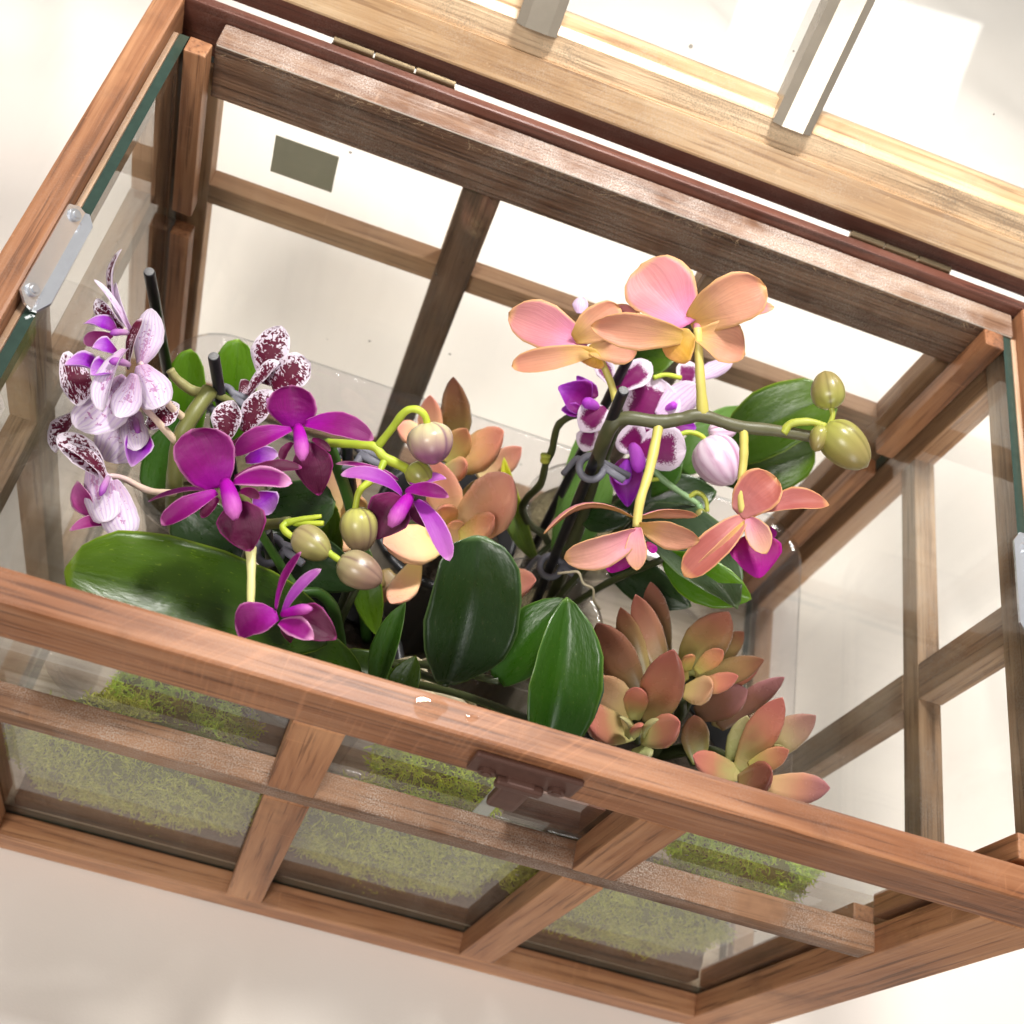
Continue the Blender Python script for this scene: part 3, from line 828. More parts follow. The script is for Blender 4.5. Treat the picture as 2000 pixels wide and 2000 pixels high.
   ('petal', (0.0967, 0.1376, 0.2436), (0.1081, 0.1468, 0.2543), 0.0154, (-0.136, -0.279, 0.951), 0.2, 0.08, 'round', None),
   ('petal', (0.0895, 0.1329, 0.2416), (0.0966, 0.1438, 0.2526), 0.0072, (-0.527, -0.134, 0.839), 0.3, 0.06, 'strap', None),
   ('sepal', (0.0913, 0.1204, 0.2334), (0.0976, 0.1342, 0.2463), 0.011, (-0.018, -0.343, 0.939), 0.2, 0.06, 'oval', None),
   ('sepal', (0.0861, 0.116, 0.2295), (0.0845, 0.1284, 0.24), 0.0124, (-0.294, -0.399, 0.869), 0.25, 0.08, 'oval', None),
   ('petal', (0.0857, 0.1352, 0.2351), (0.0901, 0.1388, 0.2383), 0.0097, (-0.227, -0.297, 0.928), 0.2, 0.06, 'oval', 'maroon'),
   ('lip', (0.1035, 0.1024, 0.221), (0.1118, 0.0975, 0.2191), 0.012, (0.011, -0.427, 0.904), 0.3, 0.1, 'oval', 'purple'),
   ('lip_lobe', (0.0956, 0.1134, 0.2246), (0.1073, 0.1165, 0.2312), 0.0082, (-0.16, -0.195, 0.968), 0.3, 0.1, 'oval', 'purple'),
  ], ((0.0955, 0.1349, 0.2415), (0.0996, 0.1268, 0.2441), 0.0028)),
 'P1': ('peach', 'peach', [
   ('sepal', (0.2407, 0.179, 0.3095), (0.2174, 0.1987, 0.3113), 0.0274, (-0.082, -0.45, 0.889), 0.12, 0.05, 'round', None),
   ('petal', (0.241, 0.1814, 0.3087), (0.2625, 0.1915, 0.3292), 0.0198, (0.159, 0.748, -0.644), -0.25, -0.1, 'round', None),
   ('petal', (0.2454, 0.1835, 0.3061), (0.2702, 0.1917, 0.3209), 0.0091, (-0.181, -0.115, 0.977), 0.15, 0.08, 'oval', None),
   ('petal', (0.2412, 0.1734, 0.3082), (0.2045, 0.168, 0.3029), 0.0141, (-0.037, 0.744, -0.667), -0.3, -0.1, 'oval', None),
   ('sepal', (0.2435, 0.1746, 0.3095), (0.2651, 0.1749, 0.3086), 0.0168, (0.294, 0.399, -0.869), -0.25, -0.06, 'oval', None),
   ('lip', (0.242, 0.1739, 0.3111), (0.236, 0.1677, 0.301), 0.015, (0.11, 0.365, -0.925), -0.2, -0.06, 'oval', 'yellow'),
  ], ((0.2438, 0.183, 0.3078), (0.2448, 0.177, 0.3089), 0.0035)),
 'P2': ('peach', 'peach', [
   ('petal', (0.2074, 0.1695, 0.2898), (0.1753, 0.1773, 0.2845), 0.0189, (-0.268, -0.485, 0.832), 0.15, 0.06, 'oval', None),
   ('sepal', (0.2014, 0.1695, 0.2912), (0.2146, 0.181, 0.3037), 0.0143, (0.084, 0.703, -0.706), -0.2, -0.1, 'round', None),
   ('petal', (0.2106, 0.1735, 0.2906), (0.2232, 0.187, 0.2995), 0.0137, (-0.11, -0.365, 0.925), 0.15, 0.05, 'oval', None),
   ('sepal', (0.2104, 0.1667, 0.2909), (0.1823, 0.158, 0.2775), 0.0096, (0.11, 0.365, -0.925), -0.35, -0.06, 'strap', None),
   ('sepal', (0.2081, 0.1664, 0.2914), (0.2264, 0.1717, 0.2947), 0.0126, (0.268, 0.485, -0.832), -0.2, -0.05, 'oval', None),
   ('lip', (0.2097, 0.1673, 0.2924), (0.2094, 0.1637, 0.2862), 0.0144, (0.227, 0.297, -0.928), -0.2, -0.05, 'oval', 'yellow'),
  ], ((0.2101, 0.172, 0.2895), (0.2114, 0.1672, 0.2902), 0.0032)),
 'P3': ('peach', 'peach', [
   ('sepal', (0.2404, 0.1095, 0.2747), (0.2094, 0.0943, 0.2686), 0.0063, (-0.338, 0.924, 0.18), -0.3, 0.24, 'strap', None),
   ('petal', (0.2426, 0.1031, 0.2744), (0.2188, 0.0872, 0.268), 0.0125, (-0.037, 0.744, -0.667), -0.3, -0.1, 'strap', 'pinkback'),
   ('sepal', (0.2434, 0.1111, 0.2739), (0.2643, 0.1164, 0.2787), 0.0064, (-0.078, 0.997, 0.017), -0.25, 0.12, 'strap', None),
   ('petal', (0.2429, 0.1066, 0.2756), (0.2648, 0.1033, 0.2822), 0.0109, (0.106, 0.85, -0.516), -0.3, -0.12, 'oval', None),
   ('lip', (0.2404, 0.1018, 0.2646), (0.24, 0.0943, 0.257), 0.0128, (-0.176, -0.47, 0.865), 0.15, 0.06, 'lip', 'magenta'),
   ('sepal', (0.2426, 0.105, 0.2757), (0.2462, 0.0903, 0.27), 0.0084, (0.116, 0.632, -0.766), -0.25, -0.06, 'oval', 'pinkback'),
   ('lip_lobe', (0.2485, 0.1037, 0.2697), (0.2532, 0.1015, 0.2691), 0.0034, (0.071, -0.318, 0.945), 0.2, 0.05, 'strap', 'magenta'),
  ], ((0.2435, 0.1078, 0.2716), (0.2454, 0.0997, 0.2665), 0.0035)),
 'P4': ('peach', 'peach', [
   ('sepal', (0.2819, 0.1261, 0.275), (0.291, 0.1391, 0.2879), 0.0174, (-0.16, -0.195, 0.968), 0.3, 0.1, 'round', 'red'),
   ('petal', (0.2895, 0.1282, 0.2778), (0.3128, 0.1328, 0.29), 0.01, (-0.193, -0.031, 0.981), 0.3, 0.12, 'oval', 'red'),
   ('petal', (0.284, 0.1237, 0.2762), (0.2673, 0.0985, 0.2635), 0.0125, (-0.461, -0.417, 0.783), 0.35, 0.12, 'strap', 'red'),
   ('petal', (0.2845, 0.1218, 0.2774), (0.2708, 0.1008, 0.2657), 0.0056, (0.176, 0.716, -0.675), -0.3, -0.1, 'strap', None),
   ('sepal', (0.2851, 0.1232, 0.2785), (0.2927, 0.1087, 0.2798), 0.0099, (0.176, 0.716, -0.675), -0.3, -0.06, 'oval', 'pinkback'),
   ('lip', (0.2899, 0.1215, 0.2709), (0.2965, 0.1061, 0.2666), 0.0205, (-0.082, -0.45, 0.889), 0.15, 0.08, 'lip', 'magenta'),
   ('lip_lobe', (0.2935, 0.1248, 0.2737), (0.2993, 0.1231, 0.2736), 0.0039, (0.071, -0.318, 0.945), 0.2, 0.05, 'strap', 'magenta'),
  ], ((0.2852, 0.1257, 0.2753), (0.289, 0.1137, 0.2777), 0.004)),
 'V1': ('harlequin', 'harlequin', [
   ('lip', (0.2249, 0.1854, 0.2378), (0.2093, 0.187, 0.2409), 0.0153, (-0.38, -0.41, 0.829), 0.3, 0.1, 'lip', 'deep'),
   ('petal', (0.2275, 0.1902, 0.239), (0.2163, 0.1963, 0.2411), 0.0072, (-0.38, -0.41, 0.829), 0.2, 0.05, 'lip', 'deep'),
   ('lip_lobe', (0.2247, 0.1811, 0.2373), (0.2135, 0.1793, 0.2365), 0.0067, (-0.334, -0.227, 0.915), 0.3, 0.1, 'oval', 'deep'),
   ('petal', (0.2334, 0.1936, 0.2424), (0.2456, 0.2081, 0.2519), 0.0126, (-0.136, -0.279, 0.951), 0.25, 0.08, 'oval', None),
   ('petal', (0.2314, 0.1846, 0.2409), (0.2238, 0.172, 0.2358), 0.0138, (-0.268, -0.485, 0.832), 0.2, 0.08, 'oval', None),
   ('sepal', (0.2295, 0.1789, 0.2342), (0.2288, 0.1687, 0.2272), 0.0101, (-0.268, -0.485, 0.832), 0.2, 0.06, 'oval', None),
   ('petal', (0.2326, 0.1971, 0.2421), (0.2235, 0.2068, 0.2447), 0.0087, (-0.203, -0.383, 0.901), 0.2, 0.05, 'oval', None),
  ], ((0.2281, 0.184, 0.2399), (0.2205, 0.1809, 0.2437), 0.0058)),
 'V2': ('harlequin', 'harlequin', [
   ('petal', (0.2483, 0.1887, 0.232), (0.2524, 0.2072, 0.2452), 0.0274, (-0.11, -0.365, 0.925), 0.15, 0.05, 'round', None),
   ('petal', (0.2557, 0.1909, 0.2396), (0.2675, 0.2039, 0.253), 0.015, (-0.018, -0.343, 0.939), -0.2, -0.05, 'oval', 'palev'),
   ('lip', (0.2683, 0.1992, 0.2402), (0.2676, 0.2085, 0.2464), 0.0084, (0.011, -0.427, 0.904), 0.2, 0.05, 'oval', 'deep'),
   ('petal', (0.2661, 0.2079, 0.2432), (0.2631, 0.2198, 0.2483), 0.0109, (-0.11, -0.365, 0.925), 0.2, 0.05, 'oval', None),
   ('petal', (0.2684, 0.2127, 0.2469), (0.2824, 0.2237, 0.2544), 0.0084, (-0.16, -0.195, 0.968), -0.2, -0.05, 'oval', 'palev'),
   ('petal', (0.2617, 0.1924, 0.2344), (0.2751, 0.1933, 0.2374), 0.0069, (-0.11, -0.365, 0.925), 0.2, 0.05, 'oval', 'deep'),
   ('petal', (0.2077, 0.213, 0.2607), (0.2072, 0.219, 0.2646), 0.0071, (-0.203, -0.383, 0.901), -0.2, -0.05, 'oval', 'palev'),
  ], ((0.2588, 0.195, 0.2405), (0.2617, 0.1951, 0.246), 0.0041)),
 'V3': ('harlequin', 'harlequin', [
   ('petal', (0.2494, 0.171, 0.2373), (0.2683, 0.1723, 0.2464), 0.0199, (-0.11, -0.365, 0.925), 0.25, 0.08, 'round', None),
   ('petal', (0.25, 0.1719, 0.238), (0.2402, 0.1754, 0.2411), 0.0157, (-0.294, -0.399, 0.869), 0.2, 0.06, 'round', None),
   ('sepal', (0.25, 0.1754, 0.2379), (0.2503, 0.182, 0.2424), 0.0134, (-0.203, -0.383, 0.901), 0.2, 0.05, 'oval', None),
   ('lip', (0.2455, 0.1659, 0.2356), (0.2522, 0.1479, 0.2271), 0.0142, (-0.268, -0.485, 0.832), 0.3, 0.1, 'lip', 'deep'),
   ('lip_lobe', (0.2456, 0.1631, 0.2386), (0.2446, 0.1516, 0.2356), 0.008, (-0.268, -0.485, 0.832), -0.4, -0.1, 'oval', 'violet'),
  ], ((0.2469, 0.1706, 0.239), (0.2503, 0.1561, 0.242), 0.0075)),
}
LEAVES = [
 ('magenta', (0.1464, 0.0593, 0.2081), (0.053, 0.0397, 0.2391), 0.0401, (-0.282, -0.262, 0.923), 0.1, 0.07, 'blunt', 'dark'),
 ('magenta', (0.1956, 0.0521, 0.212), (0.1864, 0.0874, 0.2647), 0.035, (0.024, -0.405, 0.914), 0.26, 0.06, 'square', 'deep'),
 ('magenta', (0.2363, 0.0321, 0.218), (0.2255, 0.0788, 0.2562), 0.0291, (0.116, -0.441, 0.89), 0.5, 0.06, 'leaf', 'mid'),
 ('magenta', (0.2136, 0.0551, 0.2209), (0.2271, 0.0822, 0.2489), 0.0234, (-0.492, -0.251, 0.834), 0.2, 0.05, 'leaf', 'mid'),
 ('magenta', (0.2464, 0.0417, 0.2202), (0.2401, 0.075, 0.2354), 0.0161, (0.262, -0.343, 0.902), 0.15, 0.05, 'leaf', 'blue'),
 ('magenta', (0.1703, 0.0429, 0.2073), (0.1692, 0.0653, 0.2406), 0.0115, (-0.577, -0.499, 0.647), 0.4, 0.05, 'leaf', 'mid'),
 ('magenta', (0.1783, 0.0466, 0.1991), (0.1803, 0.0566, 0.2184), 0.0122, (0.071, -0.318, 0.945), 0.2, 0.05, 'leaf', 'dark'),
 ('magenta', (0.1636, 0.0511, 0.1934), (0.1329, 0.0509, 0.206), 0.0189, (-0.248, -0.212, 0.945), 0.15, 0.05, 'leaf', 'dark'),
 ('magenta', (0.1774, 0.0556, 0.1928), (0.1498, 0.0555, 0.1939), 0.0142, (-0.248, -0.212, 0.945), 0.15, 0.05, 'leaf', 'dark'),
 ('magenta', (0.1052, 0.1008, 0.2104), (0.1337, 0.1043, 0.2301), 0.0212, (-0.082, -0.45, 0.889), 0.1, 0.04, 'blunt', 'deep'),
 ('magenta', (0.1079, 0.0842, 0.1936), (0.076, 0.0961, 0.2045), 0.0246, (-0.176, -0.47, 0.865), 0.1, 0.04, 'blunt', 'deep'),
 ('magenta', (0.1531, 0.0943, 0.1902), (0.1086, 0.0933, 0.1999), 0.023, (-0.176, -0.47, 0.865), 0.1, 0.04, 'blunt', 'deep'),
 ('magenta', (0.1493, 0.1135, 0.1903), (0.1672, 0.0828, 0.1728), 0.013, (0.13, -0.48, 0.867), 0.2, 0.05, 'leaf', 'dark'),
 ('spotted', (0.0653, 0.1506, 0.1516), (0.0534, 0.18, 0.1937), 0.0173, (-0.176, -0.47, 0.865), 0.15, 0.03, 'blunt', 'bright'),
 ('spotted', (0.0808, 0.1535, 0.1563), (0.072, 0.1874, 0.202), 0.0198, (-0.082, -0.45, 0.889), 0.15, 0.03, 'blunt', 'bright'),
 ('spotted', (0.0595, 0.1481, 0.1854), (0.0602, 0.1148, 0.1753), 0.0175, (-0.356, -0.495, 0.792), 0.15, 0.03, 'blunt', 'mid'),
 ('spotted', (0.1453, 0.1176, 0.1191), (0.1342, 0.1355, 0.1781), 0.0176, (-0.082, -0.45, 0.889), 0.15, 0.04, 'leaf', 'dark'),
 ('harlequin', (0.3017, 0.2115, 0.1984), (0.3382, 0.2336, 0.2443), 0.0311, (-0.124, -0.321, 0.939), 0.16, 0.05, 'blunt', 'dark'),
 ('harlequin', (0.3054, 0.2085, 0.1909), (0.3412, 0.2175, 0.2217), 0.0246, (-0.022, -0.612, 0.791), 0.16, 0.05, 'blunt', 'dark'),
 ('harlequin', (0.2896, 0.2105, 0.1834), (0.3075, 0.2382, 0.2114), 0.0226, (-0.227, -0.297, 0.928), 0.15, 0.05, 'leaf', 'light'),
 ('harlequin', (0.2666, 0.1921, 0.179), (0.2805, 0.2083, 0.2046), 0.027, (-0.203, -0.383, 0.901), 0.15, 0.05, 'leaf', 'mid'),
 ('harlequin', (0.2515, 0.2517, 0.2043), (0.2681, 0.2484, 0.2173), 0.0225, (-0.203, -0.383, 0.901), 0.15, 0.05, 'leaf', 'dark'),
 ('harlequin', (0.2633, 0.1807, 0.1707), (0.3031, 0.1935, 0.1986), 0.027, (-0.203, -0.383, 0.901), 0.15, 0.05, 'leaf', 'deep'),
 ('harlequin', (0.2475, 0.1776, 0.1292), (0.2353, 0.2125, 0.1872), 0.0168, (0.101, -0.4, 0.911), 0.2, 0.04, 'leaf', 'light'),
 ('harlequin', (0.2536, 0.1787, 0.131), (0.2549, 0.2085, 0.1757), 0.0154, (0.101, -0.4, 0.911), 0.2, 0.04, 'leaf', 'light'),
 ('harlequin', (0.2385, 0.1736, 0.1249), (0.2042, 0.1949, 0.1697), 0.0117, (-0.438, -0.501, 0.747), 0.3, 0.14, 'leaf', 'yellowtip'),
 ('peach', (0.2643, 0.162, 0.207), (0.3011, 0.108, 0.2382), 0.0329, (0.101, -0.4, 0.911), 0.3, 0.06, 'leaf', 'grey'),
 ('peach', (0.2729, 0.1308, 0.2241), (0.3071, 0.1151, 0.2379), 0.0203, (0.098, -0.656, 0.748), 0.2, 0.05, 'leaf', 'bright'),
 ('peach', (0.2585, 0.1569, 0.1782), (0.2988, 0.1313, 0.1925), 0.0197, (-0.176, -0.716, 0.675), 0.15, 0.04, 'leaf', 'deep'),
 ('peach', (0.2582, 0.1536, 0.2125), (0.2389, 0.1553, 0.198), 0.0137, (-0.294, -0.399, 0.869), 0.15, 0.04, 'leaf', 'deep'),
]
TUBES = [
 ('spotted', 'flower_stem', 'olive', [(0.0751, 0.1282, 0.2419), (0.0723, 0.1139, 0.2403), (0.0709, 0.1063, 0.2325), (0.0725, 0.099, 0.2156), (0.0744, 0.1033, 0.17), (0.078, 0.1317, 0.0923)], 0.0031, 0.0034),
 ('spotted', 'flower_stem', 'olive', [(0.075, 0.1288, 0.241), (0.0872, 0.1299, 0.2367), (0.0946, 0.1344, 0.241)], 0.0018, 0.0012),
 ('spotted', 'pedicel', 'pinkstalk', [(0.0513, 0.1159, 0.2622), (0.0574, 0.114, 0.2572), (0.0642, 0.1123, 0.2475), (0.0697, 0.1133, 0.2406)], 0.001, 0.0016),
 ('spotted', 'pedicel', 'pinkstalk', [(0.0529, 0.1066, 0.2538), (0.0607, 0.1057, 0.2461), (0.0696, 0.1059, 0.2344)], 0.001, 0.0015),
 ('spotted', 'pedicel', 'pinkstalk', [(0.054, 0.0783, 0.2422), (0.058, 0.0817, 0.2379), (0.067, 0.0838, 0.2312), (0.0741, 0.0935, 0.2182)], 0.001, 0.0014),
 ('spotted', 'node', 'olivelight', [(0.0595, 0.1271, 0.2481), (0.0626, 0.1259, 0.2454), (0.069, 0.1252, 0.2424), (0.0751, 0.1272, 0.2412)], 0.0016, 0.0022),
 ('magenta', 'flower_stem', 'lime', [(0.1243, 0.111, 0.2574), (0.134, 0.1077, 0.2666), (0.1407, 0.1071, 0.2699), (0.1456, 0.1046, 0.2691), (0.1533, 0.1041, 0.2676), (0.156, 0.1035, 0.2665)], 0.0016, 0.0019),
 ('magenta', 'flower_stem', 'dgreen', [(0.1243, 0.111, 0.2574), (0.129, 0.1117, 0.2464), (0.1425, 0.1112, 0.2119), (0.1536, 0.1077, 0.175), (0.1656, 0.0999, 0.1352), (0.1731, 0.1015, 0.101)], 0.0022, 0.0026),
 ('magenta', 'pedicel', 'lime', [(0.1421, 0.1074, 0.2703), (0.1448, 0.1111, 0.2782), (0.1472, 0.1144, 0.2857), (0.1506, 0.1154, 0.2882), (0.1545, 0.1147, 0.2872), (0.1571, 0.1122, 0.2835)], 0.0015, 0.0013),
 ('magenta', 'pedicel', 'lime', [(0.146, 0.1036, 0.2684), (0.1448, 0.0968, 0.2673), (0.1407, 0.0899, 0.2656), (0.1412, 0.0831, 0.2622)], 0.0014, 0.0012),
 ('magenta', 'pedicel', 'cream', [(0.1107, 0.0594, 0.2567), (0.1138, 0.0498, 0.2568), (0.1179, 0.0346, 0.2594)], 0.0019, 0.0012),
 ('magenta', 'flower_stem', 'olive', [(0.1098, 0.0765, 0.2437), (0.1168, 0.0757, 0.2505), (0.1202, 0.0744, 0.2563)], 0.0022, 0.0018),
 ('magenta', 'pedicel', 'lime', [(0.1198, 0.074, 0.256), (0.1187, 0.0712, 0.2563), (0.122, 0.0689, 0.2566), (0.1256, 0.0685, 0.2569)], 0.0013, 0.0012),
 ('magenta', 'pedicel', 'lime', [(0.1189, 0.0735, 0.2555), (0.1243, 0.0748, 0.2597), (0.1305, 0.0763, 0.2631)], 0.0014, 0.0007),
 ('magenta', 'pedicel', 'lime', [(0.1221, 0.0744, 0.2566), (0.1265, 0.0739, 0.2595), (0.132, 0.0744, 0.2621)], 0.0014, 0.0009),
 ('magenta', 'pedicel', 'lime', [(0.1364, 0.0644, 0.261), (0.1405, 0.0625, 0.2616), (0.1429, 0.0618, 0.2616)], 0.0012, 0.0012),
 ('magenta', 'flower_stem', 'dgreen', [(0.1063, 0.0783, 0.2442), (0.119, 0.0775, 0.2216), (0.13, 0.0714, 0.2133), (0.1389, 0.074, 0.2106), (0.1475, 0.0754, 0.1947), (0.1573, 0.0757, 0.154)], 0.0016, 0.0026),
 ('magenta', 'flower_stem', 'olive', [(0.1003, 0.0826, 0.2522), (0.1086, 0.0771, 0.2439), (0.1082, 0.0731, 0.2227)], 0.0014, 0.0018),
 ('peach', 'flower_stem', 'stemdark', [(0.2519, 0.1444, 0.1075), (0.2459, 0.1532, 0.1612), (0.2358, 0.1538, 0.2208), (0.2262, 0.1453, 0.2682), (0.2279, 0.1476, 0.2811), (0.242, 0.1486, 0.2855), (0.2496, 0.151, 0.2885), (0.2569, 0.1534, 0.2914), (0.2712, 0.1532, 0.2926), (0.2871, 0.1551, 0.2955), (0.3036, 0.1563, 0.2981)], 0.0032, 0.0024),
 ('peach', 'pedicel', 'yellowstalk', [(0.2573, 0.1535, 0.2915), (0.2512, 0.1629, 0.3005), (0.2437, 0.1772, 0.3113)], 0.0024, 0.0015),
 ('peach', 'pedicel', 'yellowstalk', [(0.2254, 0.1511, 0.283), (0.2193, 0.1601, 0.2867), (0.21, 0.17, 0.2906)], 0.0016, 0.0013),
 ('peach', 'pedicel', 'yellowstalk', [(0.242, 0.1491, 0.2852), (0.2423, 0.1442, 0.2844), (0.2422, 0.1277, 0.2812), (0.2412, 0.1147, 0.2783), (0.2426, 0.1061, 0.274)], 0.0021, 0.0017),
 ('peach', 'pedicel', 'yellowstalk', [(0.2737, 0.1537, 0.2928), (0.275, 0.1485, 0.2914), (0.2772, 0.1421, 0.2874), (0.28, 0.1328, 0.2804), (0.2835, 0.1271, 0.276)], 0.0019, 0.0015),
 ('peach', 'pedicel', 'lime2', [(0.2888, 0.1541, 0.2964), (0.2902, 0.1569, 0.2997), (0.2961, 0.1581, 0.3028), (0.3026, 0.1579, 0.3038)], 0.0018, 0.0013),
 ('peach', 'pedicel', 'lime2', [(0.3038, 0.1576, 0.3039), (0.304, 0.1616, 0.3066), (0.3019, 0.165, 0.3085)], 0.0011, 0.001),
 ('harlequin', 'flower_stem', 'stemdark2', [(0.2223, 0.1836, 0.2324), (0.2182, 0.1827, 0.2274), (0.2164, 0.1812, 0.2212), (0.2186, 0.1775, 0.2094), (0.2186, 0.1753, 0.2018), (0.2208, 0.1731, 0.1885), (0.2185, 0.1725, 0.1754), (0.2195, 0.1731, 0.1638), (0.2276, 0.176, 0.1489), (0.2382, 0.1812, 0.1361), (0.2501, 0.188, 0.1122)], 0.0016, 0.002),
 ('harlequin', 'node', 'lime2', [(0.2164, 0.1749, 0.2084), (0.2173, 0.1734, 0.2051)], 0.0022, 0.0022),
 ('harlequin', 'pedicel', 'lime', [(0.2494, 0.2054, 0.2459), (0.2546, 0.2088, 0.2467), (0.2619, 0.2102, 0.2465)], 0.0011, 0.0011),
 ('harlequin', 'pedicel', 'lime', [(0.2649, 0.1805, 0.244), (0.2687, 0.1823, 0.2459), (0.2739, 0.1821, 0.2467), (0.2783, 0.1799, 0.246)], 0.0012, 0.001),
 ('harlequin', 'flower_stem', 'palegreen', [(0.2524, 0.1752, 0.2321), (0.2624, 0.1676, 0.23), (0.2697, 0.1637, 0.2299), (0.2781, 0.161, 0.2296), (0.2831, 0.1594, 0.2294)], 0.0014, 0.0013),
 ('harlequin', 'pedicel', 'lime2', [(0.2781, 0.161, 0.2296), (0.2807, 0.1629, 0.2325), (0.2849, 0.1612, 0.2321), (0.2874, 0.1568, 0.2296)], 0.0012, 0.0009),
 ('harlequin', 'pedicel', 'lime', [(0.258, 0.1621, 0.2255), (0.2603, 0.1648, 0.2278), (0.2643, 0.1662, 0.2294)], 0.001, 0.0009),
 ('harlequin', 'flower_stem', 'palegreen', [(0.2831, 0.1594, 0.2294), (0.2878, 0.1535, 0.2263), (0.2921, 0.1461, 0.2232)], 0.0014, 0.001),
 ('magenta', 'aerial_root', 'root', [(0.2359, 0.1279, 0.1911), (0.2396, 0.128, 0.1943), (0.2434, 0.1277, 0.1972), (0.247, 0.1241, 0.1954), (0.2515, 0.123, 0.1955), (0.2537, 0.1196, 0.1923), (0.2582, 0.1182, 0.1886)], 0.0006, 0.0005),
]
BUDS = [
 ('magenta', (0.1561, 0.1139, 0.2845), (0.1632, 0.1032, 0.2761), 0.0177, 'rose'),
 ('magenta', (0.1556, 0.1043, 0.2694), (0.1643, 0.0978, 0.2702), 0.0101, 'olivebud'),
 ('magenta', (0.1415, 0.0835, 0.2638), (0.148, 0.0717, 0.2546), 0.0136, 'rosegreen'),
 ('magenta', (0.1237, 0.07, 0.2576), (0.1371, 0.0629, 0.2613), 0.0119, 'rosegreen2'),
 ('magenta', (0.1412, 0.0618, 0.2625), (0.1573, 0.0575, 0.2637), 0.0132, 'rose2'),
 ('peach', (0.3024, 0.1637, 0.3077), (0.2965, 0.1765, 0.3129), 0.013, 'greenbud'),
 ('peach', (0.3029, 0.1585, 0.3031), (0.3217, 0.1466, 0.3021), 0.0165, 'greenbud'),
 ('peach', (0.3011, 0.157, 0.3042), (0.3011, 0.1479, 0.2992), 0.0075, 'greenbud'),
 ('harlequin', (0.277, 0.1823, 0.245), (0.2926, 0.166, 0.2417), 0.0213, 'stripe'),
 ('harlequin', (0.2784, 0.188, 0.2442), (0.29, 0.1906, 0.248), 0.009, 'stripe'),
 ('harlequin', (0.296, 0.1464, 0.2204), (0.2996, 0.1392, 0.2163), 0.0089, 'greenbud'),
 ('harlequin', (0.2924, 0.1399, 0.2093), (0.2986, 0.1391, 0.2099), 0.0068, 'rose2'),
 ('harlequin', (0.285, 0.1573, 0.2295), (0.2843, 0.1517, 0.228), 0.0049, 'greenbud'),
 ('harlequin', (0.2873, 0.1558, 0.2289), (0.2896, 0.1492, 0.2273), 0.0044, 'greenbud'),
 ('harlequin', (0.2966, 0.1396, 0.2184), (0.2996, 0.1324, 0.2153), 0.0027, 'greenbud'),
]
